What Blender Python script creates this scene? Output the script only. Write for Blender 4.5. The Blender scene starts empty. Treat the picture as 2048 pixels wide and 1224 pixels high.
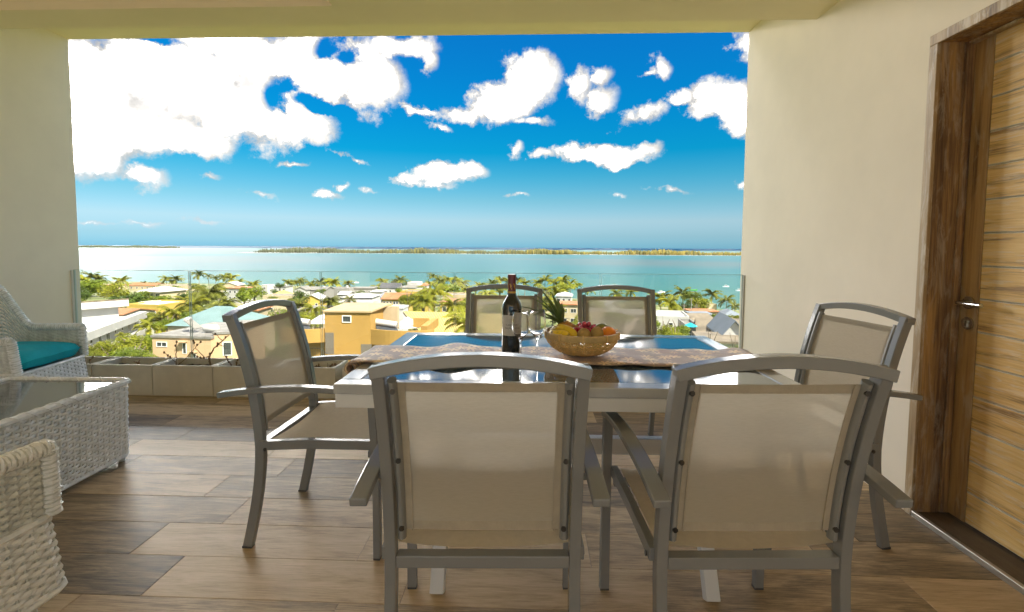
import bpy, math, random
from mathutils import Vector, Matrix
R = math.radians
random.seed(7)
sc = bpy.context.scene
col = sc.collection

# ------------------------------------------------------------------ camera
F, CY, PITCH, ROLL, YAW, CAMH = 1000.0, 558.0, 3.6, 0.33, 2.2, 1.15   # in pixels of the 2048 x 1224 photograph / degrees / m
cd = bpy.data.cameras.new('camera'); cam = bpy.data.objects.new('camera', cd); col.objects.link(cam)
cd.sensor_fit = 'HORIZONTAL'; cd.sensor_width = 36.0; cd.lens = F / 2048 * 36
cd.shift_y = -(612 - CY) / 2048
cd.clip_start = 0.05; cd.clip_end = 90000
cam.location = (0, 0, CAMH)
cam.matrix_world = (Matrix.Translation((0, 0, CAMH)) @ Matrix.Rotation(R(YAW), 4, 'Z') @ Matrix.Rotation(R(90 - PITCH), 4, 'X')
                    @ Matrix.Rotation(R(ROLL), 4, 'Z'))
sc.camera = cam
CAMQ = cam.matrix_world.to_3x3()

def ray(px, py):
    return (CAMQ @ Vector(((px - 1024) / F, -(py - CY) / F, -1.0)))
def at(px, py, Y):
    d = ray(px, py); t = Y / d.y
    return Vector((d.x * t, Y, CAMH + d.z * t))

# ------------------------------------------------------------------ light
SUN_EL, SUN_AZ = 49.0, 130.0          # azimuth measured from +Y (out to sea) towards +X
EXPOSURE = 2.8
SKY_STRENGTH = 0.11
sd = bpy.data.lights.new('sun', 'SUN'); so = bpy.data.objects.new('sun', sd); col.objects.link(so)
sd.energy = 2.0; sd.angle = R(0.5); sd.color = (1.0, 0.93, 0.82)
sdir = Vector((math.sin(R(SUN_AZ)) * math.cos(R(SUN_EL)), math.cos(R(SUN_AZ)) * math.cos(R(SUN_EL)), math.sin(R(SUN_EL))))
so.rotation_euler = sdir.to_track_quat('Z', 'Y').to_euler()
so.location = (0, -20, 40)

vs = sc.view_settings
vs.view_transform = 'Standard'; vs.look = 'None'; vs.exposure = EXPOSURE; vs.gamma = 1.0; vs.use_curve_mapping = False
sc.render.engine = 'CYCLES'
cy = sc.cycles
cy.use_denoising = True
try: cy.denoiser = 'OPENIMAGEDENOISE'
except Exception: pass
cy.max_bounces = 12; cy.diffuse_bounces = 6; cy.glossy_bounces = 4; cy.transmission_bounces = 8; cy.transparent_max_bounces = 24
cy.caustics_reflective = False; cy.caustics_refractive = False
cy.sample_clamp_indirect = 8.0

# ------------------------------------------------------------------ world: blue sky with cumulus
w = bpy.data.worlds.new('World'); sc.world = w; w.use_nodes = True
nt = w.node_tree; N = nt.nodes; L = nt.links; N.clear()
def nd(t, **k):
    n = N.new(t)
    for a, b in k.items(): setattr(n, a, b)
    return n
def mth(op, a, b=None, c=None, clamp=False):
    n = nd('ShaderNodeMath', operation=op, use_clamp=clamp)
    for i, v in enumerate((a, b, c)):
        if v is None: continue
        if isinstance(v, (int, float)): n.inputs[i].default_value = v
        else: L.new(v, n.inputs[i])
    return n.outputs[0]
def wmix(f, a, b, bt='MIX'):
    n = nd('ShaderNodeMix', data_type='RGBA', blend_type=bt)
    for i, v in ((0, f), (6, a), (7, b)):
        if isinstance(v, (int, float)): n.inputs[i].default_value = v
        elif isinstance(v, tuple): n.inputs[i].default_value = v + (1,)
        else: L.new(v, n.inputs[i])
    return n.outputs[2]
tc = nd('ShaderNodeTexCoord')
sep = nd('ShaderNodeSeparateXYZ'); L.new(tc.outputs['Generated'], sep.inputs[0])
az = mth('ARCTAN2', sep.outputs[0], sep.outputs[1])
el = mth('ARCSINE', sep.outputs[2])
sky = nd('ShaderNodeTexSky', sky_type='NISHITA')
sky.sun_disc = False; sky.sun_elevation = R(SUN_EL); sky.sun_rotation = R(SUN_AZ)
sky.altitude = 50; sky.air_density = 1.0; sky.dust_density = 0.4; sky.ozone_density = 2.0
hs = nd('ShaderNodeHueSaturation'); hs.inputs['Saturation'].default_value = 1.25
L.new(sky.outputs[0], hs.inputs['Color'])
# elevation tint (clear tropical air: deep azure above, pale at the horizon)
rp = nd('ShaderNodeValToRGB'); L.new(mth('MULTIPLY', el, 1.0 / R(30), clamp=True), rp.inputs[0])
cr = rp.color_ramp; cr.interpolation = 'LINEAR'
SKYRAMP = [(.2/30, (0.0509, 0.1236, 0.2351)), (1.3/30, (0.0678, 0.1182, 0.1919)), (3/30, (0.1066, 0.1342, 0.1696)), (5.2/30, (0.0776, 0.1338, 0.1483)), (8/30, (0.0340, 0.1357, 0.1488)), (10.5/30, (0.0029, 0.1309, 0.1551)), (15.7/30, (0.0019, 0.1405, 0.1842)), (22/30, (0.0048, 0.1454, 0.2133))]
while len(cr.elements) < len(SKYRAMP): cr.elements.new(.5)
for e_, (p_, c_) in zip(cr.elements, SKYRAMP): e_.position = p_; e_.color = c_ + (1,)
base = wmix(1.0, hs.outputs[0], rp.outputs[0], 'MULTIPLY')
# cloud field in azimuth / elevation
cmb = nd('ShaderNodeCombineXYZ'); L.new(az, cmb.inputs[0]); L.new(el, cmb.inputs[1])
nz1 = nd('ShaderNodeTexNoise', noise_dimensions='3D'); nz1.inputs['Scale'].default_value = 11; nz1.inputs['Detail'].default_value = 9; nz1.inputs['Roughness'].default_value = .62
L.new(cmb.outputs[0], nz1.inputs['Vector'])
wv = nd('ShaderNodeVectorMath', operation='MULTIPLY_ADD'); L.new(nz1.outputs['Color'], wv.inputs[0]); wv.inputs[1].default_value = (.10, .075, 0); 
ofs = nd('ShaderNodeVectorMath', operation='ADD'); L.new(cmb.outputs[0], ofs.inputs[0]); ofs.inputs[1].default_value = (-.05, -.0375, 0)
L.new(ofs.outputs[0], wv.inputs[2])
CLOUDS = [  # x, y, half width, half height, tilt, weight
 (180,150,150,90,0,1),(340,165,200,95,0,1),(250,255,170,62,0,1),(460,185,190,100,0,1),(570,235,105,42,10,1),(660,125,130,70,0,1),(740,165,70,62,0,1),
 (395,290,80,34,0,1),(165,312,90,52,0,1),(190,270,120,60,0,1),(500,105,170,50,0,1),(800,90,85,24,0,.9),(858,122,24,24,0,.8),
 (1060,160,62,46,0,1),(1012,200,72,42,-10,1),(925,226,78,18,4,.9),(845,215,38,9,0,.8),(1062,240,44,12,0,.8),
 (1158,168,38,34,0,.85),(1207,196,34,30,0,.9),(1205,150,26,20,0,.75),(1312,128,30,22,20,.8),(1285,138,24,9,0,.6),
 (1450,205,95,40,8,1),(1475,238,50,26,0,1),(1365,190,40,17,0,.9),(1290,228,50,18,-15,.55),(1490,92,34,34,0,.8),
 (1205,306,105,20,4,1),(1292,300,30,14,0,.9),(1082,305,30,12,0,.7),(1028,303,18,14,0,.6),(1235,322,46,12,0,1),
 (888,350,64,24,-8,.9),(932,344,36,22,0,1),(822,364,30,13,0,.9),(868,374,50,10,0,.7),(290,358,56,22,0,1),
 (655,388,34,7,0,.65),(592,325,34,6,0,.55),(680,370,13,9,0,.6),(518,385,34,7,18,.5),(705,316,34,6,15,.5),(1036,396,24,5,0,.55),(1482,370,20,9,0,.7),
 (740,376,26,8,0,.5),(880,252,26,9,25,.6),(190,441,60,5,0,.5),(290,441,42,6,0,.5),(405,444,60,5,0,.5),(1240,386,16,6,0,.5),(1345,385,40,5,10,.42),(420,358,24,6,0,.42)]
HOLES = [(540,185,36,40,25,1),(566,168,30,20,0,.8),(640,206,56,14,12,1),(660,92,46,24,-20,1.0),(696,106,34,18,20,.9),(290,72,70,12,0,.8)]
def blobs(lst):
    f = None
    for (x, y, a, b, t, wt) in lst:
        d = ray(x, y).normalized()
        a0, e0 = math.atan2(d.x, d.y), math.asin(d.z)
        k = d.dot(CAMQ @ Vector((0, 0, -1)))
        mp = nd('ShaderNodeMapping', vector_type='TEXTURE')
        mp.inputs['Location'].default_value = (a0, e0, 0)
        mp.inputs['Rotation'].default_value = (0, 0, R(-t))
        mp.inputs['Scale'].default_value = (1.25 * a / F * k * k * 1.05, 1.25 * b / F * k, 1)
        L.new(wv.outputs[0], mp.inputs['Vector'])
        ln = nd('ShaderNodeVectorMath', operation='LENGTH'); L.new(mp.outputs[0], ln.inputs[0])
        wt = wt * (1.3 if a * b > 1500 else 1.0); g = mth('MULTIPLY_ADD', ln.outputs['Value'], -wt, wt)
        f = g if f is None else mth('MAXIMUM', f, g)
    return f
pos = blobs(CLOUDS)
hole = mth('MAXIMUM', blobs(HOLES), 0.0)
# other clouds all round the sky, away from the stretch seen here
nz2 = nd('ShaderNodeTexNoise'); nz2.inputs['Scale'].default_value = 3.2; nz2.inputs['Detail'].default_value = 8; nz2.inputs['Roughness'].default_value = .58
mp2 = nd('ShaderNodeMapping'); mp2.inputs['Scale'].default_value = (1, 1, 2.2); L.new(tc.outputs['Generated'], mp2.inputs[0]); L.new(mp2.outputs[0], nz2.inputs['Vector'])
out_az = mth('SUBTRACT', mth('ABSOLUTE', az), R(46))
out_el = mth('SUBTRACT', el, R(27))
outm = mth('MULTIPLY', mth('MAXIMUM', out_az, out_el), 8.0, clamp=True)
gen = mth('MULTIPLY', mth('SUBTRACT', nz2.outputs[0], .43), 3.0)
gen = mth('SUBTRACT', gen, mth('MULTIPLY', mth('SUBTRACT', 1.0, outm), 3.0))
fld = mth('MAXIMUM', mth('SUBTRACT', pos, mth('MULTIPLY', hole, 1.25)), gen)
nz3 = nd('ShaderNodeTexNoise'); nz3.inputs['Scale'].default_value = 22; nz3.inputs['Detail'].default_value = 10; nz3.inputs['Roughness'].default_value = .70
L.new(cmb.outputs[0], nz3.inputs['Vector'])
fld = mth('ADD', fld, mth('MULTIPLY', mth('SUBTRACT', nz3.outputs[0], .5), 1.5))
dn = nd('ShaderNodeMapRange', interpolation_type='SMOOTHSTEP'); L.new(fld, dn.inputs[0]); dn.inputs[1].default_value = .04; dn.inputs[2].default_value = .46
# cloud colour: thin soft edges, sunlit bodies brighter towards their thick middles, faintly grey undersides
core = nd('ShaderNodeMapRange', interpolation_type='SMOOTHSTEP'); L.new(fld, core.inputs[0]); core.inputs[1].default_value = .34; core.inputs[2].default_value = .92
nz4 = nd('ShaderNodeTexNoise'); nz4.inputs['Scale'].default_value = 8; nz4.inputs['Detail'].default_value = 6; L.new(cmb.outputs[0], nz4.inputs['Vector'])
shade = nd('ShaderNodeMapRange', interpolation_type='SMOOTHSTEP'); L.new(nz4.outputs[0], shade.inputs[0]); shade.inputs[1].default_value = .46; shade.inputs[2].default_value = .66
nz5 = nd('ShaderNodeTexNoise'); nz5.inputs['Scale'].default_value = 24; nz5.inputs['Detail'].default_value = 6; nz5.inputs['Roughness'].default_value = .62; L.new(wv.outputs[0], nz5.inputs['Vector'])
lum = mth('MULTIPLY', core.outputs[0], mth('SUBTRACT', 1.0, mth('MULTIPLY', shade.outputs[0], 1.0)))
lum = mth('SUBTRACT', lum, mth('MULTIPLY', mth('SUBTRACT', nz5.outputs[0], .44, clamp=True), .5))
lum = mth('MULTIPLY', mth('POWER', 66.0, lum), 1.34)
ctint = wmix(mth('MULTIPLY', shade.outputs[0], core.outputs[0]), (1.0, .965, .91), (.98, .95, .92))
ccol = wmix(1.0, ctint, lum, 'MULTIPLY')
low = mth('SUBTRACT', 1.0, mth('MULTIPLY', el, 1.0 / R(9), clamp=True))
ccol = wmix(mth('MULTIPLY', low, .75), ccol, (.86, .96, 1.07))
dens = mth('MULTIPLY', dn.outputs[0], mth('SUBTRACT', 1.0, mth('MULTIPLY', low, .55)))
dens = mth('MULTIPLY', dens, mth('MULTIPLY', el, 40.0, clamp=True))
final = wmix(dens, base, ccol)
bg = nd('ShaderNodeBackground'); bg.inputs['Strength'].default_value = SKY_STRENGTH; L.new(final, bg.inputs['Color'])
wo = nd('ShaderNodeOutputWorld'); L.new(bg.outputs[0], wo.inputs[0])
try: w.cycles.sampling_method = 'MANUAL'; w.cycles.sample_map_resolution = 1024
except Exception: pass

# ------------------------------------------------------------------ helpers
class MB:
    def __init__(s): s.v = []; s.f = []; s.m = []; s.cm = 0
    def add(s, vs_, fs, mi=None):
        o = len(s.v); s.v += [tuple(p) for p in vs_]; s.f += [tuple(i + o for i in f) for f in fs]
        s.m += [s.cm if mi is None else mi] * len(fs); return s
    def box(s, c, d, rz=0.0, mi=None):
        x, y, z = d[0] / 2, d[1] / 2, d[2] / 2; cs, sn = math.cos(rz), math.sin(rz)
        P = []
        for k in (-z, z):
            for (i, j) in ((-x, -y), (x, -y), (x, y), (-x, y)):
                P.append((c[0] + i * cs - j * sn, c[1] + i * sn + j * cs, c[2] + k))
        return s.add(P, [(0, 3, 2, 1), (4, 5, 6, 7), (0, 1, 5, 4), (1, 2, 6, 5), (2, 3, 7, 6), (3, 0, 4, 7)], mi)
    def bx(s, x0, x1, y0, y1, z0, z1, mi=None):
        return s.box(((x0 + x1) / 2, (y0 + y1) / 2, (z0 + z1) / 2), (x1 - x0, y1 - y0, z1 - z0), 0, mi)
    def cbx(s, x0, x1, y0, y1, z0, z1, c=.003):      # box with chamfered top edges
        P = [(x0, y0, z0), (x1, y0, z0), (x1, y1, z0), (x0, y1, z0), (x0, y0, z1 - c), (x1, y0, z1 - c), (x1, y1, z1 - c), (x0, y1, z1 - c),
             (x0 + c, y0 + c, z1), (x1 - c, y0 + c, z1), (x1 - c, y1 - c, z1), (x0 + c, y1 - c, z1)]
        Fs = [(0, 3, 2, 1), (8, 9, 10, 11)]
        for a in (0, 4):
            for i in range(4): j = (i + 1) % 4; Fs.append((a + i, a + j, a + 4 + j, a + 4 + i))
        return s.add(P, Fs)
    def sweep(s, path, w_, t_, side, closed_ends=True, mi=None):   # rectangular bar along a path; w_ measured along 'side'
        side = Vector(side).normalized(); path = [Vector(p) for p in path]; n = len(path); P = []; Fs = []
        for i, p in enumerate(path):
            a = (path[i] - path[i - 1]).normalized() if i > 0 else None
            b = (path[i + 1] - path[i]).normalized() if i < n - 1 else None
            d = (a + b).normalized() if a and b else (a or b)
            up = side.cross(d); up.normalize()
            k = 1.0
            if a and b: k = 1 / max(.35, d.dot(a))
            ww = w_[i] if isinstance(w_, (list, tuple)) else w_; tt = t_[i] if isinstance(t_, (list, tuple)) else t_
            for (q, r_) in ((-1, -1), (1, -1), (1, 1), (-1, 1)):
                P.append(p + side * (q * ww / 2) + up * (r_ * tt / 2 * k))
        for i in range(n - 1):
            o = i * 4
            for j in range(4): q = (j + 1) % 4; Fs.append((o + j, o + q, o + 4 + q, o + 4 + j))
        if closed_ends: Fs.append((3, 2, 1, 0)); o = (n - 1) * 4; Fs.append((o, o + 1, o + 2, o + 3))
        return s.add(P, Fs, mi)
    def tube(s, path, r, sides=8, caps=True, closed=False, mi=None, sx=1.0):
        path = [Vector(p) for p in path]; n = len(path); P = []; Fs = []; up = None
        for i, p in enumerate(path):
            a = path[i - 1] if (i > 0 or closed) else p; b = path[(i + 1) % n] if (i < n - 1 or closed) else p
            d = (b - a).normalized()
            if up is None:
                up = Vector((0, 0, 1)) if abs(d.z) < .9 else Vector((0, 1, 0))
            e1 = up - d * up.dot(d)
            if e1.length < 1e-4: e1 = d.orthogonal()
            e1.normalize(); up = e1; e2 = d.cross(e1)
            rr = r[i] if isinstance(r, (list, tuple)) else r
            for k in range(sides):
                t = 2 * math.pi * (k + .5) / sides
                P.append(p + e1 * (rr * math.cos(t)) + e2 * (rr * math.sin(t) * sx))
        m = n if closed else n - 1
        for i in range(m):
            o = i * sides; q = ((i + 1) % n) * sides
            for k in range(sides): l = (k + 1) % sides; Fs.append((o + k, o + l, q + l, q + k))
        if caps and not closed:
            Fs.append(tuple(range(sides - 1, -1, -1))); Fs.append(tuple(range((n - 1) * sides, n * sides)))
        return s.add(P, Fs, mi)
    def lathe(s, prof, seg=24, c=(0, 0, 0), mi=None):
        P = []; Fs = []; n = len(prof); top = {}
        for (r, z) in prof:
            for k in range(seg):
                t = 2 * math.pi * k / seg; P.append((c[0] + r * math.cos(t), c[1] + r * math.sin(t), c[2] + z))
        for i in range(n - 1):
            for k in range(seg):
                l = (k + 1) % seg; Fs.append((i * seg + k, i * seg + l, (i + 1) * seg + l, (i + 1) * seg + k))
        return s.add(P, Fs, mi)
    def ell(s, c, r, seg=12, rings=8, rot=None, mi=None):
        P = []; Fs = []; c = Vector(c)
        def pt(x, y, z):
            v = Vector((x * r[0], y * r[1], z * r[2]))
            if rot: v = rot @ v
            return c + v
        P.append(pt(0, 0, -1))
        for i in range(1, rings):
            a = -math.pi / 2 + math.pi * i / rings
            for k in range(seg):
                t = 2 * math.pi * k / seg; P.append(pt(math.cos(a) * math.cos(t), math.cos(a) * math.sin(t), math.sin(a)))
        P.append(pt(0, 0, 1)); e = len(P) - 1
        for k in range(seg): l = (k + 1) % seg; Fs.append((0, 1 + l, 1 + k)); Fs.append((e, e - seg + k, e - seg + l))
        for i in range(rings - 2):
            for k in range(seg):
                l = (k + 1) % seg; a = 1 + i * seg; Fs.append((a + k, a + l, a + seg + l, a + seg + k))
        return s.add(P, Fs, mi)
    def prism(s, poly, z0, z1, mi=None):
        n = len(poly); P = [(x, y, z0) for x, y in poly] + [(x, y, z1) for x, y in poly]
        Fs = [tuple(range(n - 1, -1, -1)), tuple(range(n, 2 * n))] + [(i, (i + 1) % n, n + (i + 1) % n, n + i) for i in range(n)]
        return s.add(P, Fs, mi)
    def mesh(s, name, mats, smooth=False):
        me = bpy.data.meshes.new(name); me.from_pydata(s.v, [], s.f); me.update()
        if not isinstance(mats, (list, tuple)): mats = [mats]
        for m_ in mats: me.materials.append(m_)
        if len(mats) > 1: me.polygons.foreach_set('material_index', s.m)
        if smooth:
            me.polygons.foreach_set('use_smooth', [True] * len(me.polygons))
            try: me.set_sharp_from_angle(angle=R(40))
            except Exception: pass
        return me
    def build(s, name, mats, parent=None, smooth=False, bevel=0.0, loc=None, rz=None):
        o = bpy.data.objects.new(name, s.mesh(name, mats, smooth)); col.objects.link(o)
        if parent: o.parent = parent
        if loc: o.location = loc
        if rz: o.rotation_euler[2] = rz
        if bevel:
            b = o.modifiers.new('bevel', 'BEVEL'); b.width = bevel; b.segments = 2; b.limit_method = 'ANGLE'; b.angle_limit = R(35)
            b.harden_normals = False
        return o

def tag(o, label, cat=None, group=None, kind=None):
    if label: o['label'] = label
    if cat: o['category'] = cat
    if group: o['group'] = group
    if kind: o['kind'] = kind
    return o
def thing(name, label, cat, loc=(0, 0, 0), rz=0.0, group=None):
    o = bpy.data.objects.new(name, None); col.objects.link(o); o.location = loc; o.rotation_euler = (0, 0, rz)
    o.empty_display_size = .1
    return tag(o, label, cat, group)
def copy_tree(o, parent=None):
    c = o.copy(); col.objects.link(c); c.parent = parent
    for ch in list(o.children): copy_tree(ch, c)
    return c
def lerp(a, b, t): return a + (b - a) * t

# ------------------------------------------------------------------ materials
def newmat(name):
    m = bpy.data.materials.new(name); m.use_nodes = True
    return m, m.node_tree, m.node_tree.nodes['Principled BSDF'], m.node_tree.nodes['Material Output']
def mat(name, c, rough=.6, var=.12, scale=4.0, stretch=(1, 1, 1), bump=0.0, metal=0.0, spec=.5, c2=None, objrand=0.0, detail=4, coat=0.0, sheen=0.0, transl=0.0):
    m, t, b, out = newmat(name)
    tcn = t.nodes.new('ShaderNodeTexCoord'); mp = t.nodes.new('ShaderNodeMapping'); mp.inputs['Scale'].default_value = stretch
    t.links.new(tcn.outputs['Object'], mp.inputs[0])
    vec = mp.outputs[0]
    nz = t.nodes.new('ShaderNodeTexNoise'); nz.inputs['Scale'].default_value = scale; nz.inputs['Detail'].default_value = detail; nz.inputs['Roughness'].default_value = .6
    t.links.new(vec, nz.inputs['Vector'])
    rpn = t.nodes.new('ShaderNodeValToRGB'); t.links.new(nz.outputs[0], rpn.inputs[0])
    lo = tuple(max(0, x * (1 - var)) for x in c); hi = c2 if c2 else tuple(min(1, x * (1 + var)) for x in c)
    rpn.color_ramp.elements[0].position = .3; rpn.color_ramp.elements[1].position = .7
    rpn.color_ramp.elements[0].color = lo + (1,); rpn.color_ramp.elements[1].color = hi + (1,)
    outc = rpn.outputs[0]
    if objrand:
        oi = t.nodes.new('ShaderNodeObjectInfo'); h = t.nodes.new('ShaderNodeHueSaturation')
        mr = t.nodes.new('ShaderNodeMapRange'); t.links.new(oi.outputs['Random'], mr.inputs[0]); mr.inputs[3].default_value = 1 - objrand; mr.inputs[4].default_value = 1 + objrand
        t.links.new(mr.outputs[0], h.inputs['Value']); t.links.new(outc, h.inputs['Color']); outc = h.outputs[0]
    t.links.new(outc, b.inputs['Base Color'])
    b.inputs['Roughness'].default_value = rough; b.inputs['Metallic'].default_value = metal
    b.inputs['Specular IOR Level'].default_value = spec
    if coat: b.inputs['Coat Weight'].default_value = coat; b.inputs['Coat Roughness'].default_value = .06
    if bump:
        bp = t.nodes.new('ShaderNodeBump'); bp.inputs['Strength'].default_value = bump; bp.inputs['Distance'].default_value = .01
        n2 = t.nodes.new('ShaderNodeTexNoise'); n2.inputs['Scale'].default_value = scale * 6; n2.inputs['Detail'].default_value = 5; t.links.new(vec, n2.inputs['Vector'])
        t.links.new(n2.outputs[0], bp.inputs['Height']); t.links.new(bp.outputs[0], b.inputs['Normal'])
    if transl:
        tr = t.nodes.new('ShaderNodeBsdfTranslucent'); t.links.new(outc, tr.inputs[0]); mx = t.nodes.new('ShaderNodeMixShader'); mx.inputs[0].default_value = transl
        t.links.new(b.outputs[0], mx.inputs[1]); t.links.new(tr.outputs[0], mx.inputs[2]); t.links.new(mx.outputs[0], out.inputs[0])
    return m

M = {}
M['plaster'] = mat('plaster', (.87, .775, .64), .85, .05, 1.6, bump=.12)
M['soffit'] = mat('soffit_plaster', (.88, .77, .55), .85, .04, 1.2, bump=.05)
M['alu'] = mat('grey_powder_coat', (.23, .228, .222), .2, .03, 6, spec=.55)
M['white_alu'] = mat('white_powder_coat', (.66, .645, .62), .30, .03, 6, spec=.5)
M['rail'] = mat('sling_rail_grey', (.24, .235, .22), .4, .05, 8)
M['bolt'] = mat('bolt_steel', (.06, .055, .05), .35, .1, 20, metal=.6)
M['foot'] = mat('plastic_foot', (.05, .05, .05), .6)
M['steel'] = mat('brushed_steel', (.55, .55, .53), .22, .05, 30, metal=1.0)
M['brass'] = mat('trim_strip', (.50, .47, .42), .4, .05, 30, metal=.9)
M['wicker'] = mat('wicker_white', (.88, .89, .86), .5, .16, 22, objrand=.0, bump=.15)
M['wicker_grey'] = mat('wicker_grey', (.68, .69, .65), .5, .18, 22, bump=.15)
M['teal'] = mat('teal_canvas', (.0, .42, .50), .85, .12, 9, bump=.2)
M['soil'] = mat('potting_soil', (.06, .045, .03), .95, .5, 30, bump=1.0)
M['planter'] = mat('planter_cement', (.66, .60, .47), .75, .10, 5, bump=.12, objrand=.06)
M['twig'] = mat('dry_twig', (.19, .12, .06), .8, .3, 30)
M['concrete'] = mat('screed', (.25, .23, .20), .9, .15, 6)
M['black_glass'] = mat('smoked_glass_top', (.05, .05, .05), .05, .02, 3, spec=.9, coat=.5)

def make_floor_mat():
    m, t, b, out = newmat('wood_look_tile')
    oi = t.nodes.new('ShaderNodeObjectInfo'); tcn = t.nodes.new('ShaderNodeTexCoord')
    ad = t.nodes.new('ShaderNodeVectorMath'); ad.operation = 'ADD'; t.links.new(tcn.outputs['Object'], ad.inputs[0])
    sc_ = t.nodes.new('ShaderNodeVectorMath'); sc_.operation = 'SCALE'; t.links.new(oi.outputs['Location'], sc_.inputs[0]); sc_.inputs['Scale'].default_value = 7.3
    t.links.new(sc_.outputs[0], ad.inputs[1])
    def noise(scale, st, det=6, ro=.6, dist=0):
        mp = t.nodes.new('ShaderNodeMapping'); mp.inputs['Scale'].default_value = st; t.links.new(ad.outputs[0], mp.inputs[0])
        n = t.nodes.new('ShaderNodeTexNoise'); n.inputs['Scale'].default_value = scale; n.inputs['Detail'].default_value = det; n.inputs['Roughness'].default_value = ro; n.inputs['Distortion'].default_value = dist
        t.links.new(mp.outputs[0], n.inputs['Vector']); return n.outputs[0]
    a = noise(3.0, (.8, 5.0, 1), 8, .68, 1.2); g = noise(9.0, (1.0, 20, 1), 6, .75)
    mr = t.nodes.new('ShaderNodeMath'); mr.operation = 'MULTIPLY_ADD'; t.links.new(oi.outputs['Random'], mr.inputs[0]); mr.inputs[1].default_value = .50; mr.inputs[2].default_value = -.25
    s1 = t.nodes.new('ShaderNodeMath'); s1.operation = 'ADD'; t.links.new(a, s1.inputs[0]); t.links.new(mr.outputs[0], s1.inputs[1])
    s2 = t.nodes.new('ShaderNodeMath'); s2.operation = 'MULTIPLY_ADD'; t.links.new(g, s2.inputs[0]); s2.inputs[1].default_value = .95; t.links.new(s1.outputs[0], s2.inputs[2])
    s3 = t.nodes.new('ShaderNodeMath'); s3.operation = 'SUBTRACT'; t.links.new(s2.outputs[0], s3.inputs[0]); s3.inputs[1].default_value = .47
    r_ = t.nodes.new('ShaderNodeValToRGB'); t.links.new(s3.outputs[0], r_.inputs[0]); c = r_.color_ramp
    for i in range(2): c.elements.new(.5)
    for e, (p, k) in zip(c.elements, ((.16, (.115, .085, .055)), (.40, (.28, .205, .12)), (.60, (.50, .36, .205)), (.85, (.63, .47, .28)))): e.position = p; e.color = k + (1,)
    t.links.new(r_.outputs[0], b.inputs['Base Color'])
    b.inputs['Roughness'].default_value = .45; b.inputs['Specular IOR Level'].default_value = .22
    bp = t.nodes.new('ShaderNodeBump'); bp.inputs['Strength'].default_value = .12; bp.inputs['Distance'].default_value = .004; t.links.new(g, bp.inputs['Height']); t.links.new(bp.outputs[0], b.inputs['Normal'])
    rr = t.nodes.new('ShaderNodeMapRange'); t.links.new(g, rr.inputs[0]); rr.inputs[3].default_value = .36; rr.inputs[4].default_value = .6; t.links.new(rr.outputs[0], b.inputs['Roughness'])
    return m
M['floor'] = make_floor_mat()

def make_wood(name, dark, mid, light, pale, vertical, pale_amt=.6, darkshift=0.0):
    m, t, b, out = newmat(name)
    oi = t.nodes.new('ShaderNodeObjectInfo'); tcn = t.nodes.new('ShaderNodeTexCoord')
    sc_ = t.nodes.new('ShaderNodeVectorMath'); sc_.operation = 'SCALE'; sc_.inputs[0].default_value = (3.1, 5.7, 9.3)
    mlt = t.nodes.new('ShaderNodeMath'); mlt.operation = 'MULTIPLY'; t.links.new(oi.outputs['Random'], mlt.inputs[0]); mlt.inputs[1].default_value = 31.0
    t.links.new(mlt.outputs[0], sc_.inputs['Scale'])
    ad = t.nodes.new('ShaderNodeVectorMath'); ad.operation = 'ADD'; t.links.new(tcn.outputs['Object'], ad.inputs[0]); t.links.new(sc_.outputs[0], ad.inputs[1])
    def noise(scale, st, det=6, ro=.62, dist=.4):
        mp = t.nodes.new('ShaderNodeMapping'); mp.inputs['Scale'].default_value = st; t.links.new(ad.outputs[0], mp.inputs[0])
        n = t.nodes.new('ShaderNodeTexNoise'); n.inputs['Scale'].default_value = scale; n.inputs['Detail'].default_value = det; n.inputs['Roughness'].default_value = ro; n.inputs['Distortion'].default_value = dist
        t.links.new(mp.outputs[0], n.inputs['Vector']); return n.outputs[0]
    st = (9, 9, .6) if vertical else (9, 1.1, 16)
    st2 = (40, 40, 1.2) if vertical else (40, 1.6, 60)
    st3 = (9, 9, 1.8) if vertical else (7, 2.4, 24)
    a = noise(2.0, st); g = noise(3.0, st2, 4); p = noise(2.2, st3, 8, .7, .9)
    s2 = t.nodes.new('ShaderNodeMath'); s2.operation = 'MULTIPLY_ADD'; t.links.new(g, s2.inputs[0]); s2.inputs[1].default_value = .55; t.links.new(a, s2.inputs[2])
    s3 = t.nodes.new('ShaderNodeMath'); s3.operation = 'SUBTRACT'; t.links.new(s2.outputs[0], s3.inputs[0]); s3.inputs[1].default_value = .27 + darkshift
    r_ = t.nodes.new('ShaderNodeValToRGB'); t.links.new(s3.outputs[0], r_.inputs[0]); c = r_.color_ramp
    c.elements.new(.5)
    for e, (q, k) in zip(c.elements, ((.32, dark), (.46, mid), (.66, light))): e.position = q; e.color = k + (1,)
    pm = t.nodes.new('ShaderNodeMapRange'); pm.interpolation_type = 'SMOOTHSTEP'; t.links.new(p, pm.inputs[0]); pm.inputs[1].default_value = .48; pm.inputs[2].default_value = .66; pm.inputs[4].default_value = pale_amt
    mx = t.nodes.new('ShaderNodeMix'); mx.data_type = 'RGBA'; t.links.new(pm.outputs[0], mx.inputs[0]); t.links.new(r_.outputs[0], mx.inputs[6]); mx.inputs[7].default_value = pale + (1,)
    t.links.new(mx.outputs[2], b.inputs['Base Color'])
    b.inputs['Roughness'].default_value = .55
    bp = t.nodes.new('ShaderNodeBump'); bp.inputs['Strength'].default_value = .25; bp.inputs['Distance'].default_value = .004; t.links.new(g, bp.inputs['Height']); t.links.new(bp.outputs[0], b.inputs['Normal'])
    return m
M['door_plank'] = make_wood('limed_oak_plank', (.34, .19, .07), (.72, .45, .15), (.85, .58, .23), (.82, .70, .52), False, .5)
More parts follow.
